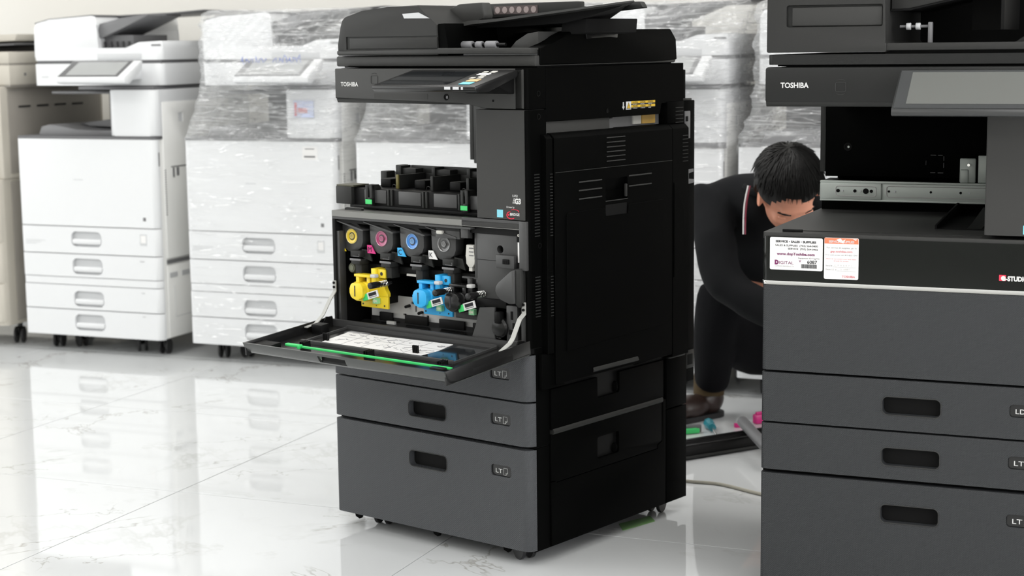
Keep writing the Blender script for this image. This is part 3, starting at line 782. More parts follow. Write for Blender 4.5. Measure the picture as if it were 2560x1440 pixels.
# document feeder of the open copier
af = part('feeder_base', MB().prism([(.003, 1.0765), (.585, 1.0765), (.585, 1.1000), (.003, 1.1000)], 'y', .030, .555, r=.004), M_CHAR, R1)
part('platen_gap', MB().box(.01, .575, .05, .55, 1.0735, 1.0790), M_VOID, R1)
pr_ = [(.0185, 1.1010), (.0200, 1.1250), (.0280, 1.1650), (.0340, 1.1800), (.0440, 1.1880), (.0975, 1.2005), (.1800, 1.2075), (.2670, 1.2095), (.2760, 1.1990), (.3210, 1.1680), (.3235, 1.1170), (.3235, 1.1010)]
fb = MB().box(.0465, .3400, .0, .024, 1.1145, 1.1430)
hd = part('feeder_head', MB().prism(pr_, 'y', .020, .200, r=.0025), M_CHARA, R1, fb)
part('head_recess', MB().box(.0475, .3225, .0225, .0245, 1.1150, 1.1425), M_CHAR2, hd)
part('recess_bar', MB().box(.0580, .3220, .0195, .0245, 1.1160, 1.1400, r=.001), M_CHARA, hd)
part('light_window', MB().prism([(.2218, 1.1915), (.2700, 1.1935), (.3020, 1.1805), (.2270, 1.1815)], 'y', .0192, .022), M_SHD, hd)
part('dark_flank', MB().prism([(.3230, 1.1010), (.3230, 1.1680), (.3400, 1.1690), (.3500, 1.1200), (.3500, 1.1010)], 'y', .024, .198), M_BLK, hd)
part('head_rear', MB().prism([(.020, 1.101), (.020, 1.175), (.045, 1.187), (.0975, 1.1995), (.165, 1.2050), (.175, 1.101)], 'y', .199, .376, r=.002), M_CHARA, hd)
part('drive_housing', MB().box(.175, .345, .199, .376, 1.101, 1.165, r=.002), M_INN, hd)
part('front_lip', MB().prism([(.0190, 1.1035), (.583, 1.1035), (.583, 1.1150), (.325, 1.1165), (.3240, 1.1120), (.0190, 1.1120)], 'y', .017, .045, r=.0015), M_CHAR, R1)
part('receiving_floor', MB().box(.38, .583, .04, .50, 1.099, 1.1110), M_BLKG, R1)
part('side_deck', MB().prism([(.0440, 1.0985), (.0440, 1.1150), (.0900, 1.1220), (.1250, 1.1400), (.1560, 1.1490), (.2050, 1.1520), (.5290, 1.1535), (.5520, 1.1300), (.5560, 1.0830), (.4600, 1.0800), (.0440, 1.0790)], 'x', .5500, .5880, r=.003), M_BLK, R1)
part('deck_hump', MB().prism([(.47, 1.112), (.49, 1.130), (.52, 1.145), (.55, 1.149), (.55, 1.112)], 'y', .085, .50, r=.002), M_CHAR, R1)
part('side_grip', MB().prism([(.200, 1.148), (.320, 1.1480), (.317, 1.1330), (.290, 1.1360), (.225, 1.1360), (.205, 1.1310)], 'x', .586, .5905, r=.002), M_BLKG, R1)
part('inner_wall', MB().box(.33, .56, .30, .50, 1.10, 1.150), M_INN, R1)
for x, w_, r_ in ((.348, .030, .0085), (.388, .018, .0080), (.416, .030, .0085)):
    part('feed_roller', MB().cyl((x, .075, 1.1220), (x + w_, .075, 1.1220), r_, 16, bev=.0015), M_ROLL, hd)
part('roller_shaft', MB().cyl((.34, .075, 1.122), (.47, .075, 1.122), .004, 10), M_INN, hd)
def skew(mb):
    # the tray narrows towards its far end
    for q in mb.b.verts:
        if q.co.x > .432: q.co.x -= (q.co.x - .432) / .365 * .237 * max(0, (q.co.y - .088) / .312)
    return mb
tr = part('feeder_tray', skew(MB().prism([(.270, 1.1580), (.355, 1.1745), (.432, 1.1775), (.795, 1.2080), (.797, 1.2050), (.432, 1.1715), (.355, 1.1660), (.275, 1.1500)], 'y', .088, .400)), M_CHAR, R1)
part('tray_underside', skew(MB().prism([(.275, 1.1550), (.355, 1.1700), (.432, 1.1730), (.780, 1.2030), (.740, 1.1930), (.655, 1.1760), (.600, 1.1660), (.432, 1.1600), (.3500, 1.1600), (.275, 1.1450)], 'y', .130, .390)), M_VOID, tr)
part('tray_foot', MB().prism([(.565, 1.175), (.628, 1.175), (.625, 1.145), (.560, 1.140)], 'y', .15, .34, r=.002), M_VOID, tr)
part('paper_guide', MB().prism([(.242, 1.1720), (.250, 1.1860), (.275, 1.2030), (.300, 1.2120), (.366, 1.2140), (.374, 1.1860), (.372, 1.1780), (.350, 1.1750), (.268, 1.1600)], 'y', .120, .150, r=.003), M_CHAR, tr)
part('paper_guide', MB().prism([(.520, 1.1880), (.545, 1.2040), (.575, 1.2120), (.640, 1.2120), (.650, 1.1980)], 'y', .330, .350, r=.003), M_CHAR2, tr)
ist = part('icon_strip', MB().box(.19, .46, .345, .372, 1.1850, 1.2170, r=.003), M_CHAR2, tr)
fld = part('icon_field', MB().box(.215, .345, .3438, .3455, 1.1920, 1.2110), mat('dusky_pink_print', (.075, .055, .053), .5), ist)
for k in range(6):
    part('round_icon', MB().cyl((.226 + k * .0215, .3440, 1.2015), (.226 + k * .0215, .3430, 1.2015), .0075, 18), mat('pale_pink_print', (.33, .27, .26), .5), ist)
part('top_cover', MB().prism([(.0, 1.1010), (.0, 1.1950), (.09, 1.2060), (.20, 1.2150), (.33, 1.2150), (.36, 1.2080), (.36, 1.1010)], 'y', .374, .520, r=.004), M_CHARA, R1)

# ------------------------------------------------------------------ things inside and on the open copier
def toner(i, du, mt, lens, tagc, letter, label):
    cx, cz = .0400 + du, .6875
    o = thing('toner_cartridge', label, 'toner cartridge', FA, (cx, .030, cz - .036), 'toner cartridges in the open bay')
    bp = [(-.0385, .0300), (.0345, .0140), (.0340, -.0120), (.0290, -.0240), (.0150, -.0330), (.0000, -.0370), (-.0150, -.0350), (-.0290, -.0260), (-.0370, -.0120)]
    part('body', MB().prism([(cx + a, cz + c) for a, c in bp], 'y', .030, .058, r=.002), M_INNG, o)
    part('shank', MB().box(cx - .030, cx + .030, .056, .130, cz - .028, cz + .022, r=.004), M_INN, o)
    part('lid', MB().prism([(cx - .0390, cz + .0400), (cx - .0390, cz + .0365), (cx + .0480, cz + .0165), (cx + .0540, cz + .0160), (cx + .0540, cz + .0200), (cx + .0480, cz + .0210)], 'y', .010, .045, r=.001, seg=1), M_INNG, o)
    part('hump', MB().prism([(cx - .0330, cz + .0380), (cx - .0290, cz + .0430), (cx + .0010, cz + .0420), (cx + .0230, cz + .0370), (cx + .0370, cz + .0260), (cx + .0420, cz + .0210)], 'y', .018, .060, r=.003), M_CHAR2, o)
    part('lens', MB().lathe((cx, .0310, cz), (0, -1, 0), [(.0158, 0), (.0158, .0020), (.0140, .0014), (.0070, .0008), (.0050, .0016), (.001, .0018)], 28), lens, o)
    part('lens_ring', MB().lathe((cx, .0310, cz), (0, -1, 0), [(.0172, 0), (.0176, .0030), (.0170, .0036), (.0160, .0028), (.0158, 0)], 28), mt, o)
    part('hub_ring', MB().lathe((cx, .0290, cz), (0, -1, 0), [(.0060, 0), (.0060, .0012), (.0050, .0012), (.0050, .0)], 18), mt, o)
    return o
LY = lens_mat('yellow_lens', (.80, .58, .03)); LM = lens_mat('magenta_lens', (.36, .035, .13)); LC = lens_mat('blue_lens', (.04, .22, .62)); LK = lens_mat('smoky_lens', (.05, .05, .05))
RY = lens_mat('yellow_ring', (.78, .66, .25)); RM = lens_mat('pink_ring', (.62, .25, .38)); RC = lens_mat('blue_ring', (.30, .52, .80)); RK = lens_mat('grey_ring', (.36, .36, .36))
toner(0, 0, RY, LY, M_YEL, 'Y', 'toner cartridge with a yellow round window, leftmost in the open bay')
toner(1, .0945, RM, LM, M_MAG, 'M', 'toner cartridge with a magenta round window, beside the yellow one')
toner(2, .1888, RC, LC, M_CYA, 'C', 'toner cartridge with a blue round window, third in the open bay')
toner(3, .2835, RK, LK, M_PAPER, 'K', 'toner cartridge with a clear smoky round window, rightmost in the open bay')
# letter tags and connector blocks belong to the bay
for i, (mm, L_) in enumerate(((M_YEL, 'Y'), (M_MAG, 'M'), (M_CYA, 'C'), (M_PAPER, 'K'))):
    cx = .0400 + i * .0944; cz = .6875
    tg = part('colour_tag', MB().prism([(cx - .0440, cz - .0170), (cx - .0310, cz - .0165), (cx - .0180, cz - .0360), (cx - .0430, cz - .0355)], 'y', .0270, .0290), mm, bay)
    text(L_, tg, M_KINK, cx - .0405, cz - .0320, .0264, .0115, bold=0.0)
    b = MB().box(cx + .0050, cx + .0370, .018, .040, cz - .0460, cz - .0310, r=.001).box(cx + .014, cx + .0420, .010, .040, cz - .0620, cz - .0500, r=.002).box(cx + .016, cx + .0360, .022, .050, cz - .088, cz - .0580, r=.001)
    cn = part('supply_port', b, M_CHAR2, bay)
    part('port_clip', MB().tube([(cx + .014, .0165, cz - .0440), (cx + .0340, .0165, cz - .0440), (cx + .0340, .0165, cz - .0380)], .0009, 5).box(cx + .012, cx + .046, .0080, .0105, cz - .0530, cz - .0480, r=.0008), M_MID, cn)
    part('gusset', MB().prism([(cx + .0280, cz - .0280), (cx + .0520, cz - .030), (cx + .0600, cz - .0550), (cx + .0300, cz - .0480)], 'y', .032, .036), M_CHAR2, bay)

def developer(dx, mt, label, dark=False):
    X = lambda a: .0525 + dx + a
    z0 = .5680
    o = thing('developer_unit', label, 'developer unit', FA, (X(.04), .03, .526), 'developer units under the cartridges')
    part('base_plate', MB().box(X(.0140), X(.0990), .028, .034, .5262, .5560, r=.001).prism([(X(.030), .5540), (X(.099), .5540), (X(.099), .5620), (X(.0900), .5730), (X(.0880), .5950), (X(.050), .5950), (X(.030), .5650)], 'y', .027, .038, r=.001, seg=1), mt, o)
    part('unit_body', MB().box(X(.012), X(.082), .038, .13, .534, .590, r=.003), M_INN, o)
    part('bracket', MB().box(X(.0140), X(.0640), .006, .030, .5985, .6045, r=.001).box(X(.0180), X(.0280), .008, .030, .5800, .5990, r=.001).box(X(.0480), X(.0580), .012, .030, .5580, .5990, r=.001), mt, o)
    part('tower', MB().box(X(.0630), X(.0770), .012, .040, .5840, .6200, r=.001).box(X(.0770), X(.1010), .018, .040, .5980, .6190, r=.002), mt, o)
    part('tower_hole', MB().cyl((X(.090), .0176, .6085), (X(.090), .0184, .6085), .0042, 12), M_KINK, o)
    hp = MB().prism([(a + X(.036), c + z0 - .003) for a, c in rr(-.026, .026, -.022, .022, .012)], 'y', .004, .032, r=.002)
    part('end_housing', hp, mt, o)
    kn = part('end_cap', MB().prism([(a + X(.037), c + z0) for a, c in rr(-.0205, .0205, -.0190, .0190, .0135)], 'y', -.012, .010, r=.003), mt, o)
    part('cap_slot', MB().box(X(.0320), X(.0348), -.0128, -.0110, z0 - .0125, z0 + .0125), M_KINK, kn)
    part('grey_button', MB().box(X(.0700), X(.0850), .0, .014, .6000, .6080, r=.002), M_SHD if not dark else M_LGREY, o)
    px = X(.1080); pz = .5890
    pl = part('plunger', MB().cyl((px, -.040, pz), (px, -.012, pz), .0076, 16, bev=.001).cyl((px, -.012, pz), (px, .03, pz), .004, 10), M_BLKG, o)
    sp = [(px + .0066 * math.cos(t_ * .5), -.012 + t_ * .00038, pz + .0066 * math.sin(t_ * .5)) for t_ in range(0, 76)]
    part('spring', MB().tube(sp, .0007, 5), M_CHROME, pl)
    Rt = Matrix.Translation((X(.076), .0, .5600)) @ Matrix.Rotation(RAD(-17), 4, 'Y')
    lb = part('barcode_flag', MB().box(-.0140, .0210, -.002, .0005, -.0070, .0090, r=.0005, seg=1).xf(Rt.copy()), M_PAPER, o)
    bc = MB()
    x = -.0080
    while x < .0160:
        w_ = random.choice((.0004, .0007, .001)); bc.box(x, x + w_, -.0028, -.0020, -.0010, .0065); x += w_ + random.choice((.0004, .0007))
    bc.box(-.008, .016, -.0028, -.0020, -.0040, -.0030)
    part('barcode', bc.xf(Rt.copy()), M_KINK, lb, kind='stuff')
    part('green_end', MB().box(-.0280, -.0130, -.0040, .0015, -.0075, .0075, r=.001).xf(Rt.copy()), M_GRN, lb)
    ar = part('arrow_sticker', MB().box(X(.0600), X(.0760), .0175, .0270, .5380, .5510, r=.0005, seg=1), M_LGRN, o)
    part('arrow_print', MB().prism([(X(.0615), .5445), (X(.0665), .5495), (X(.0665), .5470), (X(.0740), .5470), (X(.0740), .5420), (X(.0665), .5420), (X(.0665), .5395)], 'y', .0165, .0176), mat('bright_arrow_print', (.80, .90, .70), .5), ar)
    if not dark:
        for a, c in ((.020, .5330), (.062, .5320), (.088, .5330)): part('rivet_hole', MB().cyl((X(a), .0285, c), (X(a), .0274, c), .0022 if a != .062 else .0012, 10), M_KINK, o)
    return o
developer(0, M_YEL, 'yellow developer unit with oval end cap, under the yellow cartridge')
developer(.1950, M_CYA, 'cyan blue developer unit with oval end cap, under the blue cartridge')
developer(.2895, M_BLKG, 'black developer unit with oval end cap, at the right of the blue one', dark=True)
part('waste_knob', MB().lathe((.040, .05, .6140), (0, -1, 0), [(.013, 0), (.0135, .018), (.0110, .022), (.010, .024)], 18), mat('olive_cap', (.07, .075, .045), .4), bay)
part('waste_knob', MB().cyl((.040, .0265, .6140), (.040, .0250, .6140), .0065, 14), mat('olive_face', (.14, .15, .10), .4), bay)
part('cross_duct', MB().box(.07, .40, .045, .10, .608, .6250, r=.002), M_INN, bay)
part('cyan_harness', MB().box(.200, .245, .040, .048, .6060, .6110), M_WPL, bay)

gb = thing('cleaning_rod', 'thin bright green cleaning rod clipped to the folded-down front cover', 'cleaning rod', FA, (.070, -.215, .470))
part('rod', MB().box(.120, .556, -.2185, -.2125, .4690, .4740, r=.001), M_GRN, gb)
part('rod_handle', MB().box(.0700, .1080, -.2200, -.2090, .4690, .4755, r=.002).box(.104, .124, -.2185, -.2140, .4695, .4740, r=.001).box(.112, .118, -.224, -.2110, .4670, .4760, r=.001), M_GRN, gb)

# black toner supply housing lying on the outlet deck
hp = thing('toner_housing', 'long black housing with two green tipped clips, lying on the open copier deck', 'copier part', FA, (.2, .10, .748))
part('base_bar', MB().box(.030, .475, .050, .170, .7560, .7980, r=.002), M_INN, hp)
part('foot_rail', MB().box(.020, .475, .046, .052, .7530, .7600, r=.001).box(.05, .09, .06, .12, .7490, .758), M_INN, hp)
part('end_box', MB().box(-.0195, .0310, .040, .090, .7600, .8010, r=.002), M_CHAR2, hp)
part('end_box_lid', MB().box(-.0190, .0360, .042, .095, .8005, .8045, r=.001), mat('dusty_olive_lid', (.06, .058, .035), .5), hp)
part('end_pin', MB().cyl((-.030, .065, .7660), (-.019, .065, .7660), .0022, 8), M_INN, hp)
part('end_post', MB().box(.0300, .050, .140, .170, .79, .8310, r=.002).box(.06, .075, .160, .19, .79, .845, r=.002), M_CHAR2, hp)
part('back_wall', MB().box(.030, .480, .182, .190, .7560, .8270, r=.001).box(.085, .36, .186, .192, .825, .8440, r=.001), M_CHAR2, hp)
for i in range(4):
    x0 = .052 + i * .1065
    part('front_panel', MB().box(x0 + .016, x0 + .084, .0455, .0520, .7660, .7960, r=.001), M_INNG, hp)
    part('pillar', MB().box(x0 + .088, x0 + .0935, .044, .055, .762, .7985, r=.001).box(x0 + .0965, x0 + .102, .046, .055, .762, .7985, r=.001), M_CHAR2, hp)
    wall_m = mat('dusty_yellow_edge', (.14, .12, .03), .5) if i == 0 else M_CHAR2
    part('divider', MB().box(x0 + .080, x0 + .0860, .088, .180, .795, .8290, r=.001), M_CHAR2, hp)
    part('divider_edge', MB().box(x0 + .0790, x0 + .0870, .084, .0885, .794, .8300, r=.001), wall_m, hp)
    part('shutter_box', MB().box(x0 + .015, x0 + .048, .100, .150, .7980, .8180, r=.003), M_INN, hp)
    part('ring_clip', MB().tube([(x0 + .054 + .006 * math.cos(RAD(a)), .105, .8005 + .004 * math.sin(RAD(a))) for a in range(0, 360, 30)], .0010, 5, closed=True), M_CHAR, hp)
    part('top_bridge', MB().box(x0 + .025, x0 + .072, .160, .195, .8250, .8385, r=.001).box(x0 + .020, x0 + .030, .155, .19, .82, .8440, r=.001), M_CHAR2, hp)
    part('inner_wall', MB().box(x0 + .048, x0 + .080, .150, .156, .7980, .8240), M_MID if i == 2 else M_CHAR2, hp)
for x0 in (.0800, .3680):
    cl = part('clip', MB().box(x0, x0 + .0080, .036, .045, .7600, .8080, r=.001).box(x0 + .0130, x0 + .0210, .036, .045, .7600, .8080, r=.001).box(x0, x0 + .0210, .036, .045, .7600, .7790, r=.001)
              .prism([(.036, .808), (.060, .808), (.070, .795), (.040, .795)], 'x', x0, x0 + .021), M_CHAR2, hp)
    part('green_tip', MB().box(x0 + .0005, x0 + .0205, .0345, .0365, .7640, .7745, r=.0005, seg=1), M_GRN, cl)

# ================================================================== the copier in the right foreground
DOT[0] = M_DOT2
R2 = thing('multifunction_copier', 'closed black office copier at the right edge, service stickers on its glossy band', 'copier', FB)
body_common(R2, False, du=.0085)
fa2, co2, dk2, bw2 = front_upper(R2, False)
part('engine_carcass', MB().box(.003, .581, .024, .585, .440, .7350), M_INN, R2)
part('left_cover', MB().box(.0, .004, .02, .597, .470, .740, r=.001), M_BLK, R2)
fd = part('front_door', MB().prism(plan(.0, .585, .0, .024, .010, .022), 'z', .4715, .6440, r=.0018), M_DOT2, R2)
bd = part('gloss_band', MB().prism(plan(.0, .585, .0, .024, .010, .022), 'z', .6520, .7410, r=.0015, seg=2), M_GLOSS, R2)
part('chrome_strip', MB().prism(plan(-.0015, .5865, -.0015, .024, .011, .022), 'z', .6445, .6520, r=.0022), M_CHROME, R2)
st = part('service_sticker', MB().prism(rr(.0155, .1210, .6745, .7390, .003), 'y', -.0006, .0002), M_PAPER, bd)
V = -.0011
text('SERVICE \u2022 SALES \u2022 SUPPLIES', st, M_KINK, .0270, .7290, V, .0040, .0810, bold=.04)
text('SALES & SUPPLIES  (703) 564-0400', st, M_KINK, .0265, .7215, V, .0036, .0850, bold=.01)
text('SERVICE  (703) 564-0402', st, M_KINK, .0520, .7150, V, .0036, .0595, bold=.01)
text('www.dopToshiba.com', st, M_PINK, .0295, .7040, V, .0052, .0760, bold=.03)
text('Equipment ID Tag No.', st, M_KINK, .0730, .6975, V, .0028, .0430, bold=.0)
text('V', st, M_PINK, .0740, .6905, V, .0048, bold=.02)
text('6087', st, M_KINK, .0905, .6885, V, .0062, .0200, bold=.02)
text('D', st, M_PINK, .0255, .6855, V, .0078, .0080, bold=.09)
text('IGITAL', st, M_PINK, .0345, .6860, V, .0058, .0290, bold=.0)
text('OFFICE PRODUCTS', st, M_GRYI, .0260, .6805, V, .0024, .0380, bold=.0)
bc = MB(); x = .0790
while x < .1100:
    w_ = random.choice((.0004, .0006, .0010)); bc.box(x, x + w_, V, V + .0004, .6790, .6870); x += w_ + random.choice((.0004, .0006))
part('barcode', bc, M_KINK, st)
s2_ = part('support_sticker', MB().prism(rr(.1240, .1915, .6600, .7415, .003), 'y', -.0006, .0002), M_PAPER, bd)
part('orange_header', MB().prism([(.1245, .7300), (.1910, .7300), (.1905, .7405), (.1600, .7410), (.1245, .7410)], 'y', -.0010, -.0004), M_SALM, s2_)
part('torn_patch', MB().prism([(.1480, .7380), (.1560, .7405), (.1600, .7360), (.1660, .7390), (.1620, .7310), (.1540, .7330)], 'y', -.0013, -.0008).prism([(.1800, .7400), (.1880, .7395), (.1860, .7370)], 'y', -.0013, -.0008), M_PAPER, s2_)
text('SERVICE & SUPPLIES', s2_, M_INK, .1330, .7320, -.0016, .0042, .0500, bold=.03)
text('For service & supplies, go to', s2_, M_GRYI, .1290, .7205, V, .0032, .0590, bold=0)
text('gsp.toshiba.com', s2_, mat('faded_pink_print', (.60, .16, .18), .6), .1365, .7130, V, .0042, .0430, bold=.01)
text('If no web access call: 877-855-1349', s2_, M_GRYI, .1270, .7065, V, .0027, .0620, bold=0)
text('Please do not contact your local dealer', s2_, MC['faded_pink_print'], .1285, .6990, V, .0022, .0590, bold=0)
text('directly for service.', s2_, MC['faded_pink_print'], .1430, .6950, V, .0022, .0300, bold=0)
text('Serial #', s2_, M_GRYI, .1275, .6850, V, .0030, .0130, bold=0)
text('Dealer I.D. #', s2_, M_GRYI, .1275, .6775, V, .0030, .0210, bold=0)
text('C F A 6 8 7 1', s2_, M_LGREY, .1450, .6858, V, .0032, .0330, bold=0, name='handwriting')
text('V 6087', s2_, M_LGREY, .1560, .6782, V, .0034, .0200, bold=0, name='handwriting')
part('rule_line', MB().box(.1410, .1870, V, V + .0003, .6838, .6840).box(.1490, .1870, V, V + .0003, .6763, .6765), M_GRYI, s2_)
text('TOSHIBA', s2_, MC['faded_pink_print'], .1595, .6635, V, .0044, .0260, bold=.02)
sq = part('red_square', MB().box(.4575, .4700, V, V + .0006, .6705, .6815), M_RED, bd)
text('e', bd, M_INK, .4610, .6715, V - .0005, .0115, .0090, bold=.05)
text('-STUDIO5055C', bd, M_INK, .4695, .6708, V, .0085, .0700, bold=.05)
# outlet of the right copier: deck ridges, steel slide rail, bracket, raised ramp
part('deck_handle', MB().box(.035, .075, .020, .028, .7475, .7530, r=.001), M_INN, dk2)
part('deck_ramp', MB().prism([(.150, .7475), (.150, .7560), (.52, .7800), (.58, .7810), (.58, .7475)], 'x', .3120, .3160).prism([(.150, .7475), (.150, .7490), (.58, .7490), (.58, .7475)], 'x', .3160, .42), M_VOID, R2)
part('deck_ramp', MB().prism([(.150, .7480), (.24, .7530), (.40, .7700), (.40, .748)], 'x', .372, .40), M_INN, R2)
rl = part('slide_rail', MB().box(.014, .40, .444, .452, .7730, .8160, r=.0015).box(.014, .40, .440, .452, .8120, .8170, r=.001).box(.014, .150, .438, .452, .7760, .8130, r=.003).box(.014, .40, .440, .452, .7725, .7770, r=.001), M_STEEL, R2)
part('rail_pressing', MB().tube([(x, .4378, z) for x, z in rr(.050, .138, .7840, .8060, .005)], .0012, 5, closed=True).tube([(x, .4435, z) for x, z in rr(.160, .42, .7830, .8070, .005)], .0012, 5, closed=True), M_LGREY, rl)
for x, r_ in ((.055, .0038), (.092, .0035), (.1160, .0062), (.128, .0035), (.1650, .0026), (.2550, .0026), (.318, .0028)):
    part('rail_hole', MB().cyl((x, .4360 if x < .15 else .4430, .7955), (x, .4440, .7955), r_, 14), M_VOID, rl)
for x in (.065, .104, .178, .336): part('rivet', MB().cyl((x, .4355 if x < .15 else .4420, .7955), (x, .4440, .7955), .0022, 10), M_SHD, rl)
br = part('steel_bracket', MB().box(.3140, .3480, .4460, .4520, .8170, .8700, r=.003).box(.3160, .3330, .4430, .4480, .8170, .8460, r=.002).box(.352, .42, .450, .46, .8170, .876, r=.002), M_STEEL, R2)
part('bolt', MB().cyl((.3340, .4460, .8560), (.3340, .4380, .8560), .0030, 10), M_CHROME, br)
lv = MB()
for a_, b_, c_, d_ in ((.2440, .2560, .8715, .8730), (.2600, .2700, .8715, .8730), (.2720, .2735, .8600, .8700), (.2720, .2735, .8450, .8560), (.2440, .2550, .8330, .8345), (.2600, .2720, .8330, .8345), (.2340, .2350, .85, .86)):
    lv.box(a_, b_, .4960, .4995, c_, d_, r=.0004, seg=1)
part('knockout_marks', lv, M_MID, bw2)
# touch panel of the right copier
Lp, Rp = .268, .560
prof = [(-.105, .9945), (-.102, .9970), (-.018, 1.0660), (-.008, 1.0640), (-.008, 1.0480), (-.090, .9830), (-.103, .9830), (-.106, .9870)]
pn = part('touch_panel', MB().prism(prof, 'x', Lp, Rp, r=.0030, seg=2), mat('panel_charcoal', (.030, .031, .031), .3), R2)
a_ = math.atan2(1.0660 - .9970, .084); pm = Matrix.Translation((0, -.102, .9974)) @ Matrix.Rotation(a_, 4, 'X'); Lq = math.hypot(.084, .069)
part('bezel', MB().box(Lp + .003, Rp - .003, .001, Lq - .002, -.0002, .0007, r=.0003, seg=1).xf(pm.copy()), M_SCR1, pn)
part('display', MB().box(Lp + .0250, Rp - .045, .012, Lq - .008, .0006, .0012).xf(pm.copy()), M_SCR2, pn)
part('panel_arm', MB().prism([(-.060, 1.000), (.002, 1.060), (.002, 1.010), (-.030, 1.000)], 'x', .40, .52, r=.002), M_INN, pn)
# document feeder of the right copier
part('feeder_base', MB().prism(plan(.0065, .585, .004, .555, .012, .012), 'z', 1.0770, 1.0965, r=.003), M_CHAR3, R2)
part('platen_gap', MB().box(.02, .575, .03, .55, 1.0735, 1.0790), M_VOID, R2)
hc = MB().prism(rr(.0440, .2300, 1.1490, 1.1910, .004), 'y', -.02, .008)
hd = part('feeder_head', MB().prism([(.0050, 1.1005), (.0055, 1.235), (.012, 1.262), (.030, 1.275), (.215, 1.285), (.2320, 1.2700), (.2330, 1.1200), (.2380, 1.1165), (.2380, 1.1005)], 'y', -.002, .520, r=.006), M_CHARA, R2, hc)
part('head_recess', MB().box(.0450, .2290, .0060, .0085, 1.1500, 1.1900), M_CHAR2, hd)
part('recess_bar', MB().box(.0540, .2285, .0020, .0075, 1.1510, 1.1870, r=.002), M_CHAR, hd)
part('front_lip', MB().box(.2370, .583, .000, .035, 1.1030, 1.1170, r=.002), M_CHARA, R2)
part('feed_floor', MB().box(.2300, .583, .03, .52, 1.095, 1.1060), M_INN, R2)
part('back_cover', MB().box(.2300, .583, .40, .52, 1.10, 1.26), M_INN, R2)
part('deck_hump', MB().prism([(.44, 1.104), (.47, 1.125), (.52, 1.145), (.583, 1.150), (.583, 1.104)], 'y', .14, .50, r=.002), M_CHAR2, R2)
for x in (.262, .280): part('feed_roller', MB().cyl((x, .070, 1.1480), (x + .009, .070, 1.1480), .0070, 14, bev=.001), M_SHD, hd)
part('roller_shaft', MB().cyl((.25, .070, 1.148), (.31, .070, 1.148), .003, 10).box(.304, .312, .062, .078, 1.106, 1.156, r=.002), M_MID, hd)
tr = part('feeder_tray', MB().prism([(.2350, 1.1790), (.2700, 1.1800), (.640, 1.2580), (.640, 1.30), (.2350, 1.30)], 'y', .055, .400, r=.003), M_CHARA, R2)
part('tray_rim', MB().tube([(.235, .054, 1.1790), (.270, .054, 1.1800), (.640, .054, 1.2580)], .0024, 6), M_INN, tr)
part('tray_rib', MB().box(.44, .446, .06, .30, 1.14, 1.215).box(.36, .44, .25, .26, 1.14, 1.20), M_INN, tr)

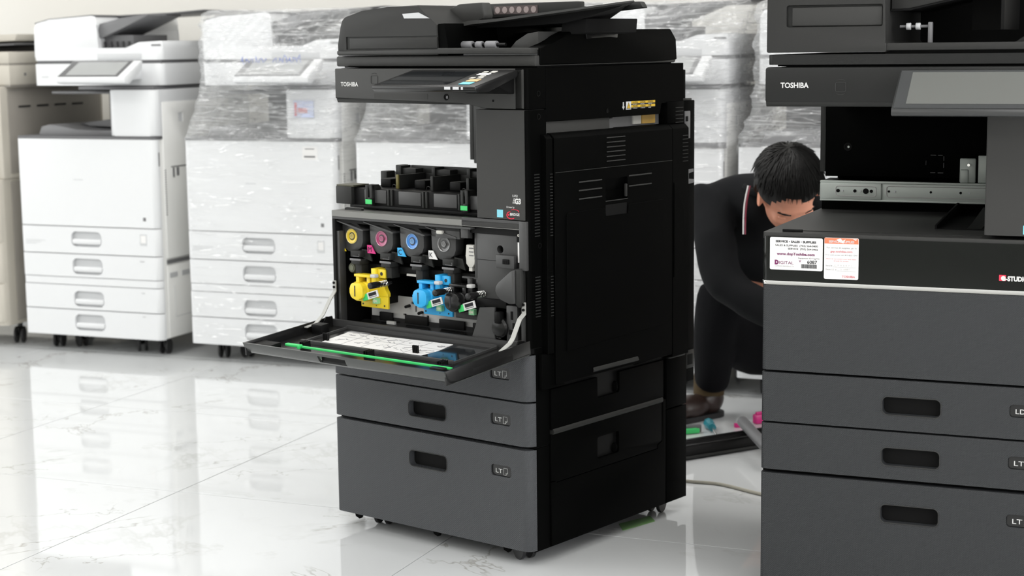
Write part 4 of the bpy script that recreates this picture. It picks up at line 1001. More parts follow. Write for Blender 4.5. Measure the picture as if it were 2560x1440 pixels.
# ================================================================== the row of white copiers along the back wall
WW = .604
def white_copier(off, label, wrapped):
    fr = Frame(*FW.p(off, 0)[:2], -22.3)
    R = thing('office_copier', label, 'copier', fr, (0, 0, 0), 'white copiers in a row')
    part('cabinet', MB().prism(plan(.004, WW - .003, .020, .66, .004, .02), 'z', .068, .797), M_WHS, R)
    part('front_cover', MB().prism(plan(.0, WW, .0, .026, .008, .022), 'z', .4765, .7960, r=.002), M_WHT, R)
    hs = ((.3745, .4730, .4000, .4560), (.2865, .3710, .2970, .3560), (.1660, .2550, .1760, .2340), (.0660, .1625, .0870, .1470))
    for k, (z0, z1, a, b_) in enumerate(hs):
        cut = MB().prism(rr(.2220, .3550, a, b_, .020), 'y', -.01, .016)
        d = part('drawer', MB().prism(plan(.0, WW, .0, .026, .008, .022), 'z', z0, z1, r=.002), M_WHT, R, cut)
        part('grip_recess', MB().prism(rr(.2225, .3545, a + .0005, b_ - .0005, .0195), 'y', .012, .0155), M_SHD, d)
        part('grip_bar', MB().prism([(a_, c_) for a_, c_ in rr(.2260, .3510, a + .010, a + .028, .006)], 'y', .0005, .014, r=.003), M_WHT, d)
        text(('1 A4', 'Bypass', '3 A4', '4 A3')[k], d, M_GRYI, .5200, ((.420), (.352), (.235), (.148))[k], -.0005, .0050, bold=.0, name='tray_number')
    part('middle_rail', MB().prism(plan(.001, WW - .001, .001, .026, .008, .022), 'z', .2575, .2840, r=.001), M_WHT, R)
    part('energy_sticker', MB().box(.5400, .5520, -.0006, .001, .5020, .5150), M_MID, R)
    sp = part('paper_sticker', MB().box(.5230, .5520, -.0006, .001, .4120, .4540), M_SHD, R)
    part('sticker_print', MB().box(.5270, .5480, -.0010, -.0003, .4220, .4490), M_PAPER, sp)
    b = MB()
    for q in range(3): b.box(.016, .105 - .02 * q, -.0006, .0005, .4180 - q * .0060, .4200 - q * .0060)
    part('small_print', b, M_SHD, R, kind='stuff')
    part('emblem_print', MB().box(.2440, .2860, -.0006, .0005, .6460, .6490), M_SHD, R)
    U = WW
    # right side
    tc = MB().box(U - .012, U + .01, .1500, .1760, .8600, .8900)
    part('tower', MB().prism(plan(.4020, U + .002, .006, .655, .030, .028), 'z', .8080, .9740, r=.004), M_WHT, R)
    part('side_cover', MB().box(U - .006, U, .048, .64, .070, .336, r=.002), M_WHS, R)
    sc = part('side_door', MB().box(U - .006, U + .004, .048, .5000, .3620, .9300, r=.003), M_WHS, R, MB().box(U - .012, U + .01, .1500, .1800, .8550, .8880))
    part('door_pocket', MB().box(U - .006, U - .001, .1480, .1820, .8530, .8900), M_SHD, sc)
    part('side_rear_cover', MB().box(U - .006, U, .506, .650, .362, .9740, r=.002), M_WHS, R)
    part('seam', MB().box(U - .001, U + .0008, .048, .64, .3420, .3560), M_MID, R)
    part('side_latch', MB().box(U + .0035, U + .0050, .0900, .1900, .6920, .6960).box(U + .0035, U + .0055, .1250, .1400, .6600, .6900).box(U + .0035, U + .0055, .100, .110, .655, .690), M_MID, R)
    b = MB()
    for q in range(20): b.box(U + .0035, U + .0048, .0430 + .006, .0560, .5200 + q * .0085, .5240 + q * .0085)
    part('side_vent', b, M_MID, R, kind='stuff')
    part('door_slot', MB().box(U - .004, U + .0008, .0180, .0240, .7000, .7500), M_MID, R)
    for v_ in (.060, .140): part('lower_grip', MB().box(U - .001, U + .0012, v_, v_ + .050, .2900, .3080, r=.0005, seg=1), M_SHD, R)
    part('lower_panel_line', MB().tube([(U + .0004, .09, .26), (U + .0004, .09, .1430), (U + .0004, .30, .1430), (U + .0004, .30, .26)], .0009, 4), M_SHD, R)
    # deck, paper tray and dark cavity
    part('deck_trim', MB().prism(plan(.0, WW, .0, .64, .008, .022), 'z', .7965, .8065, r=.002), M_TRIM, R)
    part('output_tray', MB().prism([(.060, .8060), (.075, .8380), (.110, .8460), (.160, .8400), (.230, .8280), (.330, .8240), (.410, .8260), (.410, .8060)], 'y', .050, .560, r=.003), M_MID, R)
    part('tray_hollow', MB().prism([(.150, .8430), (.20, .850), (.30, .862), (.38, .850), (.40, .8270), (.20, .8350)], 'y', .18, .50, r=.003), M_TRIM, R)
    part('cavity_back', MB().box(.02, .405, .560, .640, .806, .990), M_TRIM, R)
    part('support', MB().prism([(.34, .80), (.41, .80), (.41, .985), (.30, .985)], 'y', .30, .56, r=.003), M_MID, R)
    part('inner_shelf', MB().box(.09, .44, .10, .56, .957, .967, r=.002), M_MID, R)
    part('joint_plate', MB().box(.27, U - .01, .02, .40, .9740, .9860, r=.002), M_TRIM, R)
    # scanner
    part('scanner', MB().prism(plan(.0480, U, .060, .650, .014, .030), 'z', .9890, 1.0680, r=.004), M_WHT, R)
    text('IM 3500', R, M_GRYI, .0820, 1.020, .0594, .0070, .030, bold=0, name='model_print') if False else None
    part('model_print', MB().box(.0800, .1100, .0592, .061, 1.0180, 1.0230), M_SHD, R)
    part('scanner_trim', MB().box(.0550, U - .006, .070, .640, 1.0670, 1.0800), M_TRIM, R)
    # tilted panel
    p = part('control_panel', MB().prism([(-.130, 1.0220), (-.020, 1.0800), (-.012, 1.0760), (-.020, 1.0450), (-.100, .9980), (-.128, 1.0030)], 'x', .285, .575, r=.003), M_WHT, R)
    a_ = math.atan2(.058, .110); pm = Matrix.Translation((0, -.130, 1.0226)) @ Matrix.Rotation(a_, 4, 'X')
    part('panel_bezel', MB().box(.290, .545, .004, .118, 0, .0008).xf(pm.copy()), M_TRIM, p)
    part('panel_screen', MB().box(.318, .530, .014, .110, .0007, .0014).xf(pm.copy()), M_SCR3, p)
    part('panel_hinge', MB().box(.36, .52, -.02, .065, 1.010, 1.050, r=.004), M_WHT, p)
    # document feeder
    part('feeder_base', MB().prism(plan(.0480, U, .062, .640, .014, .020), 'z', 1.0800, 1.1240, r=.004), M_WHT, R)
    part('handle_recess', MB().box(.330, .5200, .0600, .066, 1.0820, 1.1040, r=.002), M_SHD, R)
    part('feeder_head', MB().prism([(.0480, 1.0900), (.0500, 1.2000), (.0620, 1.2180), (.1200, 1.2300), (.3100, 1.2420), (.3250, 1.2380), (.3320, 1.2100), (.3250, 1.1900), (.3350, 1.1100), (.3350, 1.0900)], 'y', .064, .600, r=.005), M_WHT, R)
    part('head_cap', MB().prism([(.0520, 1.2180), (.1200, 1.2330), (.3100, 1.2450), (.3300, 1.2440), (.3300, 1.2390), (.1200, 1.2280), (.0600, 1.2140)], 'y', .066, .600, r=.001), M_TRIM, R)
    part('tray_leaf', MB().prism([(.3250, 1.2440), (.5600, 1.2500), (.7000, 1.2590), (.7000, 1.2550), (.5600, 1.2450), (.3250, 1.2380)], 'y', .200, .560, r=.001), M_TRIM, R)
    part('feeder_tray', MB().prism([(.3150, 1.2080), (.3150, 1.1660), (.3400, 1.1600), (.4300, 1.1950), (.5400, 1.2380), (.5400, 1.2440), (.4300, 1.2320)], 'y', .080, .300, r=.002), M_MID, R)
    part('feeder_under', MB().box(.3200, .455, .110, .330, 1.1240, 1.1700), M_TRIM, R)
    for q in range(5): part('feed_finger', MB().box(.345 + q * .026, .352 + q * .026, .082, .090, 1.1250, 1.1480), M_TYRE, R)
    part('receiving_deck', MB().prism([(.430, 1.1200), (.500, 1.1440), (.600, 1.1480), (U, 1.1200)], 'y', .075, .600, r=.004), M_WHT, R)
    part('deck_slot', MB().box(.555, .595, .0735, .0765, 1.1300, 1.1360), M_MID, R)
    for (x, y, a_) in ((.070, .10, .3), (.150, .13, 1.0), (.430, .12, .7), (.545, .10, .2), (.10, .56, .1), (.52, .56, .5)): caster(R, x, y, .07, .0285, a_)
    return R, fr
Wc = []
for off, lb, wr in ((0.0, 'bare white copier with no plastic on it, second machine from the left edge', False),
                    (.728, 'white copier under clear stretch film with blue handwriting, behind the folded cover', True),
                    (1.409, 'white copier under film, seen through the gap in the open black copier', True),
                    (2.090, 'white copier under film, right of the open black copier, behind the crouching man', True),
                    (2.745, 'white copier under film, behind the upper left edge of the foreground black copier', True)):
    Wc.append(white_copier(off, lb, wr))
R_, fr_ = Wc[1]
sk = part('tower_sticker', MB().box(.4450, .5220, .0010, .0050, .8800, .9380), mat('pale_blue_print', (.55, .60, .78), .5), R_)
part('sticker_print', MB().box(.4620, .4980, .0002, .0012, .8950, .9120).box(.4480, .4580, .0002, .0012, .885, .930), MC['faded_pink_print'], sk)
part('address_label', MB().box(.4750, .5340, -.0008, .0005, .7350, .7800), M_PAPER, R_)
part('label_print', MB().box(.4820, .5250, -.0014, -.0006, .7420, .7480).box(.4860, .5220, -.0014, -.0006, .770, .7730), M_MID, R_)
R_, fr_ = Wc[3]
part('round_sticker', MB().cyl((.4500, .0055, .905), (.4500, .0030, .905), .030, 24), M_LGRN, R_)
part('tower_sticker', MB().box(.4300, .4800, .0025, .0050, .915, .950), M_ORG, R_)
part('grey_band', MB().prism(plan(-.001, WW + .001, -.001, .1, .008, .022), 'z', .7900, .8060, r=.001), M_MID, R_)

# ------------------------------------------------------------------ stretch film
def film_mat():
    m = bpy.data.materials.new('stretch_film'); m.use_nodes = True; t = m.node_tree; L = t.links
    for n in list(t.nodes):
        if n.type == 'BSDF_PRINCIPLED': t.nodes.remove(n)
    N = t.nodes.new
    def rng(src, a, b_, c, d):
        n = N('ShaderNodeMapRange'); n.inputs['From Min'].default_value = a; n.inputs['From Max'].default_value = b_
        n.inputs['To Min'].default_value = c; n.inputs['To Max'].default_value = d; L.new(src, n.inputs['Value']); return n.outputs['Result']
    tr = N('ShaderNodeBsdfTransparent')
    df = N('ShaderNodeBsdfDiffuse'); df.inputs[0].default_value = (.92, .93, .94, 1)
    tl = N('ShaderNodeBsdfTranslucent'); tl.inputs[0].default_value = (.92, .93, .94, 1)
    gl = N('ShaderNodeBsdfGlossy'); gl.inputs['Roughness'].default_value = .07
    tc = N('ShaderNodeTexCoord'); sx = N('ShaderNodeSeparateXYZ'); L.new(tc.outputs['Object'], sx.inputs[0])
    up = rng(sx.outputs['Z'], .70, .74, 0, 1)     # the loose part above the cabinet
    def streaks(rot, scale, sc_, width, seed):
        mp = N('ShaderNodeMapping'); mp.inputs['Rotation'].default_value = rot; mp.inputs['Scale'].default_value = scale; mp.inputs['Location'].default_value = (seed, seed, 0)
        L.new(tc.outputs['Object'], mp.inputs['Vector'])
        n = N('ShaderNodeTexNoise'); n.inputs['Scale'].default_value = sc_; n.inputs['Detail'].default_value = 2; n.inputs['Roughness'].default_value = .5; n.inputs['Distortion'].default_value = .25
        L.new(mp.outputs[0], n.inputs['Vector'])
        s1 = N('ShaderNodeMath'); s1.operation = 'SUBTRACT'; s1.inputs[1].default_value = .5; L.new(n.outputs['Fac'], s1.inputs[0])
        s2 = N('ShaderNodeMath'); s2.operation = 'ABSOLUTE'; L.new(s1.outputs[0], s2.inputs[0])
        return rng(s2.outputs[0], 0, width, 1, 0)
    h1 = streaks((0, .05, 0), (1, 1, 14), 2.6, .016, 3.0)          # level pulls round the cabinet
    d1 = streaks((0, .70, .2), (.8, .8, 12), 3.2, .030, 1.0)          # folds gathered towards the corners
    d2 = streaks((.2, -.35, .1), (.8, .8, 10), 4.2, .026, 8.0)
    mxx = N('ShaderNodeMath'); mxx.operation = 'MAXIMUM'; L.new(d1, mxx.inputs[0]); L.new(d2, mxx.inputs[1])
    ht = N('ShaderNodeMix'); L.new(up, ht.inputs['Factor']); L.new(h1, ht.inputs['A']); L.new(mxx.outputs[0], ht.inputs['B'])
    bp = N('ShaderNodeBump'); bp.inputs['Distance'].default_value = .006; L.new(rng(up, 0, 1, .4, 1), bp.inputs['Strength'])
    L.new(ht.outputs['Result'], bp.inputs['Height']); L.new(bp.outputs['Normal'], gl.inputs['Normal'])
    lo = rng(h1, 0, 1, .03, .14); hi = rng(mxx.outputs[0], 0, 1, .20, .42)
    fm = N('ShaderNodeMix'); L.new(up, fm.inputs['Factor']); L.new(lo, fm.inputs['A']); L.new(hi, fm.inputs['B'])
    m0 = N('ShaderNodeMixShader'); m0.inputs[0].default_value = .2; L.new(df.outputs[0], m0.inputs[1]); L.new(tl.outputs[0], m0.inputs[2])
    m1 = N('ShaderNodeMixShader'); L.new(fm.outputs['Result'], m1.inputs[0]); L.new(tr.outputs[0], m1.inputs[1]); L.new(m0.outputs[0], m1.inputs[2])
    gf = rng(ht.outputs['Result'], 0, 1, .04, .32)
    m2 = N('ShaderNodeMixShader'); L.new(gf, m2.inputs[0]); L.new(m1.outputs[0], m2.inputs[1]); L.new(gl.outputs[0], m2.inputs[2])
    L.new(m2.outputs[0], t.nodes['Material Output'].inputs['Surface'])
    return m
M_FILM = film_mat()
from mathutils import noise
def sstep(a, b_, x):
    t_ = max(0, min(1, (x - a) / (b_ - a))); return t_ * t_ * (3 - 2 * t_)
def film(fr, label, seed, ztop=1.252):
    o = thing('stretch_film', label, 'plastic wrap', fr, (.3, .32, .07), 'stretch film round the white copiers')
    # level: height, left, right, front, back, how far the tilted panel pushes the sheet out
    lv = [(.066, -.007, WW + .010, -.008, .668, 0), (.30, -.006, WW + .009, -.007, .668, 0), (.55, -.006, WW + .009, -.007, .668, 0), (.795, -.008, WW + .011, -.009, .668, 0), (.808, -.006, WW + .010, -.007, .668, 0),
          (.86, .016, WW + .009, .004, .668, 0), (.92, .030, WW + .009, .020, .668, .030), (.985, .036, WW + .010, .042, .665, .125), (1.005, .036, WW + .012, .046, .665, .180), (1.03, .036, WW + .012, .046, .662, .180), (1.085, .036, WW + .014, .046, .660, .075),
          (1.12, .036, WW + .020, .048, .655, 0), (1.20, .036, WW + .036, .050, .630, 0), (1.238, .045, WW + .040, .055, .620, 0), (ztop, .070, WW + .040, .070, .600, 0)]
    rows = []
    for (z0, *a), (z1, *b_) in zip(lv[:-1], lv[1:]):
        n = max(1, round((z1 - z0) / .0065))
        for k in range(n):
            f_ = k / n; rows.append((z0 + (z1 - z0) * f_, [p + (q - p) * f_ for p, q in zip(a, b_)]))
    rows.append((lv[-1][0], list(lv[-1][1:])))
    t = bmesh.new(); rings = []
    for z, (u0, u1, v0, v1, bump) in rows:
        ring = []; r = .022
        seg = [((u0 + r, v0), (u1 - r, v0), 90), ((u1, v0 + r), (u1, v1 - r), 50), ((u1 - r, v1), (u0 + r, v1), 14), ((u0, v1 - r), (u0, v0 + r), 24)]
        for (a, b_, n) in seg:
            for k in range(n):
                f_ = k / (n - 1); u = a[0] + (b_[0] - a[0]) * f_; v = a[1] + (b_[1] - a[1]) * f_
                up = z > .80
                amp = .0065 if up else .0012
                if up:
                    # sharp gathered folds running down towards the corners
                    q = noise.noise(Vector((u * 16 + z * 13, v * 14, z * 7 + seed)))
                    q2 = noise.noise(Vector((u * 22 - z * 26, v * 20, z * 9 + seed * 2)))
                    d = amp * (1 - 3.0 * abs(q)) + amp * .7 * (1 - 3.2 * abs(q2))
                    d = max(-.004, d)
                else:
                    q = noise.noise(Vector((u * 5, v * 5, z * 48 + u * 4 + seed)))
                    d = max(-.001, amp * (1 - 3 * abs(q)))
                cu, cv = u - (u0 + u1) / 2, v - (v0 + v1) / 2
                if a[1] == b_[1]: nn = (0, 1 if cv > 0 else -1)
                else: nn = (1 if cu > 0 else -1, 0)
                bb = 0
                if nn == (0, -1) and bump: bb = bump * sstep(.06, .31, u) * (1 - .5 * sstep(.57, .62, u))
                ring.append(t.verts.new((u + nn[0] * d, v + nn[1] * d - bb, z)))
        rings.append(ring)
    M = len(rings[0])
    for A, B in zip(rings[:-1], rings[1:]):
        for k in range(M): t.faces.new((A[k], A[(k + 1) % M], B[(k + 1) % M], B[k]))
    c = t.verts.new((.33, .33, ztop + .004))
    for k in range(M): t.faces.new((rings[-1][k], rings[-1][(k + 1) % M], c))
    mb = MB(); mb.b.free(); mb.b = t
    part('film_sheet', mb, M_FILM, o)
    return o
f2 = film(Wc[1][1], 'crinkled clear film with blue handwriting, around the copier behind the folded cover', 1.3)
film(Wc[2][1], 'crinkled clear film seen through the gap of the open black copier', 5.1)
film(Wc[3][1], 'crinkled clear film round the copier behind the crouching man', 9.7)
film(Wc[4][1], 'crinkled clear film at the left edge of the foreground black copier top', 14.2)
sc = MB(); x = .300
pts = []
for k in range(60):
    x = .290 + k * .0040
    pts.append((x - .02 + .004 * math.sin(k * 1.9), -.045, 1.0720 + .0001 * k + (.010 + .008 * (k % 14 < 3)) * math.sin(k * 1.35)))
sc.tube(pts[:26], .0010, 4); sc.tube(pts[31:], .0010, 4)
part('blue_handwriting', sc, mat('blue_marker', (.05, .12, .55), .5), f2)

# ------------------------------------------------------------------ the older beige machine at the left edge
R0 = thing('old_copier', 'beige older copier cut off by the left edge of the picture', 'copier', FW, (-.4, .3, 0))
part('cabinet', MB().prism(plan(-.72, -.088, .0, .66, .02, .02), 'z', .085, .640, r=.002), M_BEI, R0)
for z0, z1 in ((.10, .245), (.25, .40), (.405, .635)):
    d = part('drawer', MB().prism(plan(-.722, -.090, -.006, .02, .02, .02), 'z', z0, z1, r=.003), M_BEI, R0)
    part('grip', MB().box(-.50, -.36, -.009, -.004, z1 - .05, z1 - .02, r=.002), M_BEID, d)
part('upper_body', MB().box(-.72, -.084, .02, .66, .640, .985, r=.006), M_BEI, R0)
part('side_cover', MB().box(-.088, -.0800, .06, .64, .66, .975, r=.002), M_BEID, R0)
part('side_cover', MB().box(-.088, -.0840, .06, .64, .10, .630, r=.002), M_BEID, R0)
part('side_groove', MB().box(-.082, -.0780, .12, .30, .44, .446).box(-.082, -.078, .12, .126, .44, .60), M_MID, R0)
for k in range(4): part('side_vent', MB().box(-.0805, -.0785, .12 + k * .11, .19 + k * .11, .905, .912), M_TYRE, R0)
part('side_grille', MB().box(-.0805, -.0785, .36, .45, .80, .83), M_TYRE, R0)
part('scanner', MB().box(-.71, -.058, .05, .64, .990, 1.065, r=.006), M_BEI, R0)
part('seam', MB().box(-.70, -.062, .056, .63, .9840, .9910).box(-.70, -.062, .056, .63, 1.0640, 1.0710), M_BEID, R0)
part('top_cover', MB().box(-.71, -.058, .05, .64, 1.070, 1.115, r=.006), M_BEI, R0)
part('key', MB().cyl((-.0575, .14, 1.03), (-.0565, .14, 1.03), .006, 10).cyl((-.0575, .30, 1.035), (-.0565, .30, 1.035), .006, 10), M_MID, R0)
part('feeder_tray', MB().prism([(-.72, 1.135), (-.05, 1.155), (-.04, 1.180), (-.72, 1.165)], 'y', .08, .60, r=.004), M_BEI, R0)
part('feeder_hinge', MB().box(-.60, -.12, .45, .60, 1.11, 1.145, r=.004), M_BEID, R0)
part('paper_tray', MB().prism([(-.70, 1.120), (-.07, 1.140), (-.07, 1.144), (-.70, 1.124)], 'y', .10, .50), M_TRIM, R0)
for (x, y) in ((-.13, .12), (-.66, .12), (-.13, .56), (-.66, .56)): caster(R0, x, y, .09, .032, .4)
pp = thing('paper_stack', 'loose white papers lying under the tray of the beige copier', 'paper', FW, (-.3, .3, 1.146))
part('sheets', MB().prism([(-.60, 1.1250), (-.09, 1.1400), (-.09, 1.1470), (-.60, 1.1330)], 'y', .14, .42, r=.001), M_PAPER, pp)

# ------------------------------------------------------------------ floor things behind the open copier
FD = Frame(.463, 4.531, 30.3)
du = thing('drum_unit', 'long black ribbed drum unit lying on the floor between the two black copiers', 'drum unit', FD, (.1, .04, 0))
part('case', MB().prism([(.0, .0), (.0, .022), (.004, .036), (.018, .046), (.044, .048), (.056, .040), (.056, .0)], 'x', -.16, .40, r=.002), M_INN, du)
part('upper_rib', MB().box(-.155, .395, .004, .008, .038, .0420, r=.001), M_BLKG, du)
part('side_rail', MB().box(-.165, .395, -.006, .0, .0040, .0120, r=.001), M_CHAR2, du)
part('end_plate', MB().prism([(-.004, 0), (-.004, .036), (.015, .050), (.05, .051), (.060, .038), (.060, 0)], 'x', .398, .404), M_BLKG, du)
part('top_groove', MB().box(-.15, .39, .028, .034, .047, .0495, r=.001), M_BLKG, du)
gr = thing('grey_roller', 'dark grey foam roller resting across the black drum unit', 'roller', WORLD, (.648, 4.63, .049))
d0, d1 = Vector((.642, 4.715, .0660)), Vector((.672, 4.400, .0560))
part('foam', MB().cyl(d0, d1, .0155, 22, bev=.003), M_MID, gr)
part('core', MB().cyl(d0 + (d0 - d1) * .08, d1 + (d1 - d0) * .08, .004, 10), M_CHROME, gr)
FS = Frame(.573, 4.885, -86)
sd_ = thing('screwdriver', 'screwdriver with a faceted teal handle lying on the floor behind the drum unit', 'screwdriver', FS, (0, 0, 0))
part('grip', MB().lathe((-.045, 0, .0165), (1, 0, 0), [(.007, 0), (.0135, .004), (.0165, .018), (.0150, .034), (.0110, .046), (.0090, .056), (.0130, .066), (.0120, .072), (.004, .074)], 8), mat('teal_plastic', (.015, .17, .21), .3), sd_)
part('shaft', MB().cyl((.028, 0, .0165), (.130, 0, .006), .0030, 10), M_CHROME, sd_)
FG = Frame(.500, 4.84, 15)
gk = thing('green_part', 'bright green plastic strip with a black edge, on the floor beside the drum unit', 'copier part', FG)
part('strip', MB().prism([(-.10, -.008), (.040, .002), (.030, .014), (-.10, .016)], 'z', .002, .016, r=.001), M_GRN, gk)
part('edge', MB().box(-.10, .050, .012, .022, .002, .024, r=.002), M_TRIM, gk)
FP = Frame(.668, 4.93, 10)
pk = thing('pink_part', 'small magenta plastic piece on the floor behind the grey roller', 'copier part', FP)
part('piece', MB().box(-.020, .014, -.006, .008, .0, .012, r=.002), M_MAG, pk)
part('tab', MB().box(.000, .008, -.004, .006, .010, .020, r=.001), M_MAG, pk)
pk = thing('pink_part', 'larger magenta plastic piece on the floor against the foreground copier edge', 'copier part', Frame(.735, 4.98, 30))
part('piece', MB().box(-.026, .03, -.010, .012, .0, .030, r=.006), M_MAG, pk)
part('rib', MB().box(-.02, .024, -.004, .004, .028, .036, r=.001), M_MAG, pk)
cp = [(.20, 4.44, .0045), (.30, 4.385, .0045), (.44, 4.30, .0045), (.526, 4.262, .0045), (.612, 4.165, .0045), (.70, 4.09, .0045), (.82, 4.04, .0045)]
def smooth_path(p, n=8):
    out = []
    for i in range(len(p) - 1):
        a = Vector(p[max(i - 1, 0)]); b_ = Vector(p[i]); c = Vector(p[i + 1]); d = Vector(p[min(i + 2, len(p) - 1)])
        for k in range(n):
            t_ = k / n
            out.append(.5 * ((2 * b_) + (c - a) * t_ + (2 * a - 5 * b_ + 4 * c - d) * t_ ** 2 + (-a + 3 * b_ - 3 * c + d) * t_ ** 3))
    out.append(Vector(p[-1])); return out
co = part('power_cord', MB().tube(smooth_path(cp), .0042, 10), mat('dirty_beige_cord', (.38, .36, .30), .5, var=.2), None)
co['label'] = 'dirty beige power cord lying on the marble floor between the black copiers'; co['category'] = 'cord'
gs = thing('green_sheet', 'thin translucent green plastic sheet on the floor under the open copier', 'plastic sheet', FA, (.53, .45, 0))
part('sheet', MB().prism([(.53, .40), (.57, .36), (.585, .47), (.55, .50)], 'z', .0006, .0016), mat('green_film', (.22, .40, .16), .15), gs)

# ------------------------------------------------------------------ the crouching man
def skin_mesh(nodes, edges, sub=2, root=0):
    me = bpy.data.meshes.new('sk'); me.from_pydata([n[0] for n in nodes], edges, [])
    o = bpy.data.objects.new('sk', me); COL.objects.link(o)
    o.modifiers.new('s', 'SKIN'); md = o.modifiers.new('u', 'SUBSURF'); md.levels = sub; md.render_levels = sub
    sv = me.skin_vertices[0].data
    for i, n in enumerate(nodes):
        r = n[1]; sv[i].radius = (r, r) if isinstance(r, (int, float)) else r
        sv[i].use_root = (i == root)
    dg = bpy.context.evaluated_depsgraph_get(); dg.update()
    out = bpy.data.meshes.new_from_object(o.evaluated_get(dg)); bpy.data.objects.remove(o)
    b = bmesh.new(); b.from_mesh(out); bpy.data.meshes.remove(out)
    mb = MB(); mb.b.free(); mb.b = b; return mb
def remesh(mb, vox, smooth=2):
    me = bpy.data.meshes.new('rm'); mb.b.to_mesh(me); mb.b.free()
    o = bpy.data.objects.new('rm', me); COL.objects.link(o)
    md = o.modifiers.new('r', 'REMESH'); md.mode = 'VOXEL'; md.voxel_size = vox
    sm = o.modifiers.new('s', 'SMOOTH'); sm.iterations = smooth; sm.factor = .6
    dg = bpy.context.evaluated_depsgraph_get(); dg.update()
    out = bpy.data.meshes.new_from_object(o.evaluated_get(dg)); bpy.data.objects.remove(o)
    b = bmesh.new(); b.from_mesh(out); q = MB(); q.b.free(); q.b = b; return q
def merge(a, b_):
    me = bpy.data.meshes.new('x'); b_.b.to_mesh(me); b_.b.free(); a.b.from_mesh(me); bpy.data.meshes.remove(me); return a
HC = Vector((.748, 4.62, .722))
F_ = Vector((.22, -.62, -.75)).normalized(); U_ = Vector((.05, -.75, .63)); U_ = (U_ - U_.dot(F_) * F_).normalized(); X_ = F_.cross(U_)
HM = Matrix((X_, F_, U_)).transposed().to_4x4(); HM.translation = HC
man = thing('person', 'crouching person with short black hair and dark clothes, head bowed, behind the foreground copier', 'person', WORLD, (.72, 5.0, 0))
# joints: image-left side of the figure is his right side
J = {'pelvis': (.78, 5.12, .250), 'waist': (.76, 5.03, .43), 'chest': (.715, 4.87, .600), 'neckb': (.725, 4.765, .690), 'neck': (.735, 4.705, .705), 'headb': (.742, 4.66, .712),
     'rs': (.560, 4.84, .685), 're': (.578, 4.69, .460), 'rw': (.800, 4.50, .350), 'rh': (.865, 4.46, .325),
     'ls': (.865, 4.86, .690), 'le': (1.010, 4.70, .500), 'lw': (.950, 4.50, .350), 'lh': (.915, 4.45, .320),
     'rk': (.580, 4.80, .420), 'ra': (.598, 5.065, .115), 'rf': (.590, 5.075, .060), 'rcuff': (.594, 5.074, .092), 'rhip': (.70, 5.10, .225),
     'lk': (1.000, 4.86, .420), 'la': (.960, 5.08, .110), 'lf': (.970, 5.03, .050), 'lhip': (.87, 5.12, .225)}
def chain(spec, extra=0.0):
    nodes, idx, edges = [], {}, []
    for ch in spec:
        prev = None
        for nm, r in ch:
            if nm not in idx: idx[nm] = len(nodes); nodes.append((J[nm], r + extra))
            if prev is not None: edges.append((prev, idx[nm]))
            prev = idx[nm]
    return nodes, edges
spec = [[('pelvis', .090), ('waist', .080), ('chest', .090), ('neckb', .056), ('neck', .052), ('headb', .052)],
        [('chest', .090), ('rs', .046), ('re', .034), ('rw', .025), ('rh', .027)], [('chest', .090), ('ls', .046), ('le', .034), ('lw', .025), ('lh', .027)],
        [('pelvis', .09), ('rhip', .075), ('rk', .048), ('ra', .026), ('rf', .022)], [('pelvis', .09), ('lhip', .075), ('lk', .048), ('la', .026), ('lf', .022)]]
n_, e_ = chain(spec)
body = skin_mesh(n_, e_, 1)
# head, modelled in its own axes: x sideways, y towards the face, z to the crown
h = MB()
h.ball((0, -.012, .020), (.076, .092, .092), 24, 16)
h.ball((0, .020, -.035), (.062, .070, .078), 20, 14)
h.ball((0, .060, -.085), (.026, .022, .020)); h.ball((0, .072, .012), (.050, .016, .012))
h.prism([(.072, .008), (.086, -.012), (.112, -.038), (.090, -.046), (.072, -.042)], 'x', -.011, .011, r=.004)
h.ball((0, .080, -.062), (.024, .012, .007)); h.ball((0, .078, -.072), (.021, .012, .006))
for s in (1, -1):
    h.ball((s * .040, .058, -.030), (.020, .022, .018))
    h.lathe((s * .072, .004, -.012), (s, -.25, 0), [(.008, 0), (.020, .006), (.026, .012), (.022, .014), (.012, .009)], 12)
    h.ball((s * .078, .002, -.030), (.007, .010, .014))
body = merge(body, h.xf(HM.copy()))
# hands with five fingers each, curled round a small part held between them
def hand(w, dirn, side):
    mb = MB(); w = Vector(w); d = Vector(dirn).normalized(); up = Vector((0, 0, 1)); s = d.cross(up).normalized() * side; n = s.cross(d)
    mb.ball(w + d * .045, (.040, .040, .022), 12, 8)
    for k, (l, off) in enumerate(((.062, -.030), (.070, -.011), (.066, .009), (.052, .027))):
        b0 = w + d * .070 + s * off
        nodes = [(b0 - d * .02, .0095), (b0 + d * l * .4, .0090), (b0 + d * l * .75 - Vector((0, 0, l * .35)), .0080), (b0 + d * l * .75 - Vector((0, 0, l * .75)), .0070)]
        merge(mb, skin_mesh(nodes, [(0, 1), (1, 2), (2, 3)], 1))
    b0 = w + d * .025 + s * -.036
    nodes = [(b0 + s * .015, .011), (b0 - s * .016 + d * .018, .0105), (b0 - s * .020 + d * .042 - Vector((0, 0, .016)), .0085)]
    merge(mb, skin_mesh(nodes, [(0, 1), (1, 2)], 1))
    return mb
body = merge(body, hand(J['rw'], (.06, -.04, -.02), 1)); body = merge(body, hand(J['lw'], (-.03, -.05, -.02), -1))
body = remesh(body, .0075, 3)
M_SKIN = mat('skin', (.76, .34, .22), .5, bump=.2, bscale=200)
part('body', body, M_SKIN, man)
n_, e_ = chain([[('waist', .128), ('chest', .142), ('neckb', .088), ('neck', .074)], [('chest', .142), ('rs', .080), ('re', .060), ('rw', .044)], [('chest', .142), ('ls', .078), ('le', .058), ('lw', .042)]])
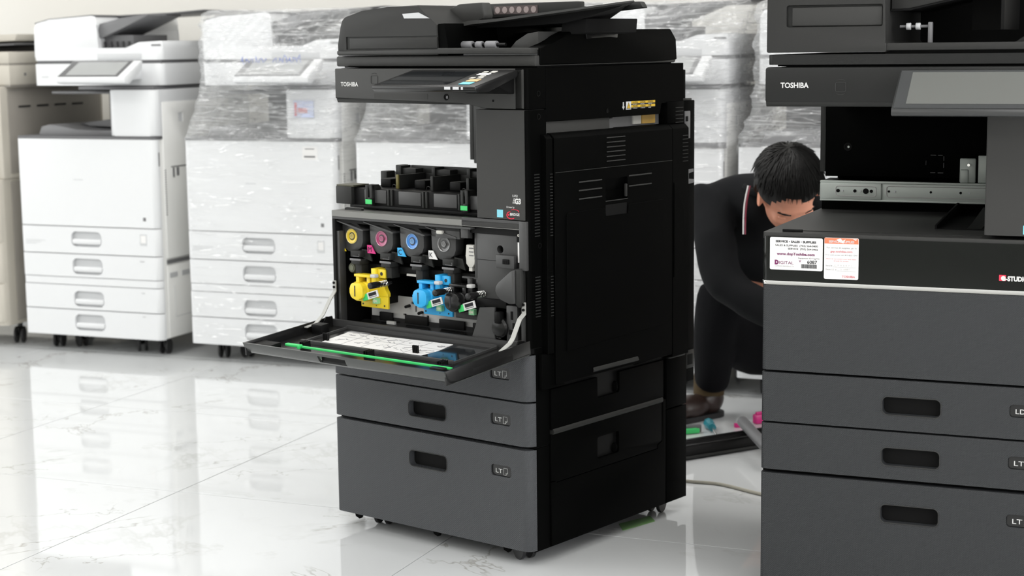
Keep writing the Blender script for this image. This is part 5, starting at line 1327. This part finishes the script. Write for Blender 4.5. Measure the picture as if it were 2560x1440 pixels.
sh_ = skin_mesh(n_, e_, 2)
for v in sh_.b.verts: v.co += v.normal * (noise.noise(v.co * 14) * .008)
part('shirt', remesh(sh_, .009, 2), mat('black_cloth', (.0075, .008, .009), .85, bump=.5, bscale=700, spec=.15), man)
part('collar', MB().tube([(J['neckb'][0] + .074 * math.cos(a), J['neckb'][1] - .018 + .060 * math.sin(a), J['neckb'][2] + .030 + .015 * math.sin(a)) for a in [k * math.pi / 9 for k in range(18)]], .011, 8, closed=True), MC['black_cloth'], man)
n_, e_ = chain([[('waist', .118), ('pelvis', .140), ('rhip', .112), ('rk', .080), ('ra', .058), ('rcuff', .054)], [('pelvis', .14), ('lhip', .112), ('lk', .078), ('la', .060)]])
part('trousers', remesh(skin_mesh(n_, e_, 2), .009, 2), mat('dark_trouser_cloth', (.004, .004, .005), .8, bump=.4, bscale=700, spec=.1), man)
def shoe(x, y, ang):
    m_ = Matrix.Translation((x, y, 0)) @ Matrix.Rotation(ang, 4, 'Z')
    b = MB().ball((.0, 0, .055), (.050, .040, .050)).ball((.085, 0, .040), (.075, .046, .038)).ball((.150, .004, .030), (.045, .042, .028))
    b = remesh(b, .007, 3).xf(m_)
    for v in b.b.verts: v.co.z = max(v.co.z, .006)
    s = part('shoe', b, mat('dark_brown_leather', (.028, .016, .013), .4), man)
    part('sole', MB().prism([(a_, c_) for a_, c_ in rr(-.048, .178, -.038, .038, .036)], 'z', 0, .016, r=.003).xf(m_), M_TYRE, s)
    part('sock', MB().cyl((.002, 0, .070), (.0, 0, .130), .047, 18).xf(m_), mat('dark_ochre_sock', (.055, .034, .010), .9), s)
shoe(.592, 5.085, RAD(218)); shoe(.965, 5.10, RAD(262))
# hair: cap plus combed locks
b = bmesh.new(); bmesh.ops.create_uvsphere(b, u_segments=48, v_segments=32, radius=1)
kill = []
for v in b.verts:
    p = v.co.copy(); v.co = Vector((p.x * .090, p.y * .106 - .012, p.z * .106 + .022))
    v.co += v.co.normalized() * noise.noise(v.co * 40) * .005
    line = .062 if abs(v.co.x) < .045 else .062 - (abs(v.co.x) - .045) * 1.6
    if (v.co.y > .018 and v.co.z < line) or (v.co.y > -.025 and v.co.y <= .018 and v.co.z < .012) or v.co.z < -.050: kill.append(v)
bmesh.ops.delete(b, geom=kill, context='VERTS')
hm = MB(); hm.b.free(); hm.b = b
random.seed(11)
for k in range(1700):
    th, ph = random.uniform(0, 2 * math.pi), random.uniform(.02, 1.25)
    p0 = Vector((.091 * math.sin(ph) * math.cos(th), .107 * math.sin(ph) * math.sin(th) - .012, .107 * math.cos(ph) + .022))
    crown = Vector((0, -.060, .115)); tan = (p0 - crown); nrm = (p0 - Vector((0, -.012, .022))).normalized()
    tan = (tan - tan.dot(nrm) * nrm)
    if tan.length < 1e-3: continue
    tan.normalize(); L_ = random.uniform(.022, .040)
    tan = (tan + Vector((random.uniform(-.3, .3), random.uniform(-.3, .3), random.uniform(-.3, .3))) * .30).normalized()
    p1 = p0 + tan * L_ * .5 + nrm * .0012; p2 = p0 + tan * L_ + nrm * .0012 - nrm * L_ * L_ * 3.5
    if p2.y > .05 and p2.z < .060: continue
    hm.tube([p0 - nrm * .001, p1, p2], .001, 3, rs=[.0010, .0015, .0003])
hm.xf(HM.copy())
part('hair', hm, mat('black_hair', (.006, .0055, .005), .5, spec=.3, bump=.6, bscale=500), man)
for s in (1, -1):
    part('eyebrow', MB().tube([(s * .020, .083, .006), (s * .036, .078, .009), (s * .052, .066, .005)], .0040, 6, rs=[.0025, .0042, .0020]).xf(HM.copy()), MC['black_hair'], man)
    part('eyelid', MB().ball((s * .033, .068, -.016), (.015, .010, .008)).xf(HM.copy()), M_SKIN, man)
ln = smooth_path([(.650, 4.690, .730), (.636, 4.650, .690), (.630, 4.630, .650), (.628, 4.620, .605)], 6)
part('neck_strap', MB().tube(ln, .0024, 6), M_PAPER, man, label='thin white and red neck strap')
part('strap_edge', MB().tube([p + Vector((.005, -.002, 0)) for p in ln], .0022, 6), mat('dark_red_cord', (.22, .01, .04), .5), man)
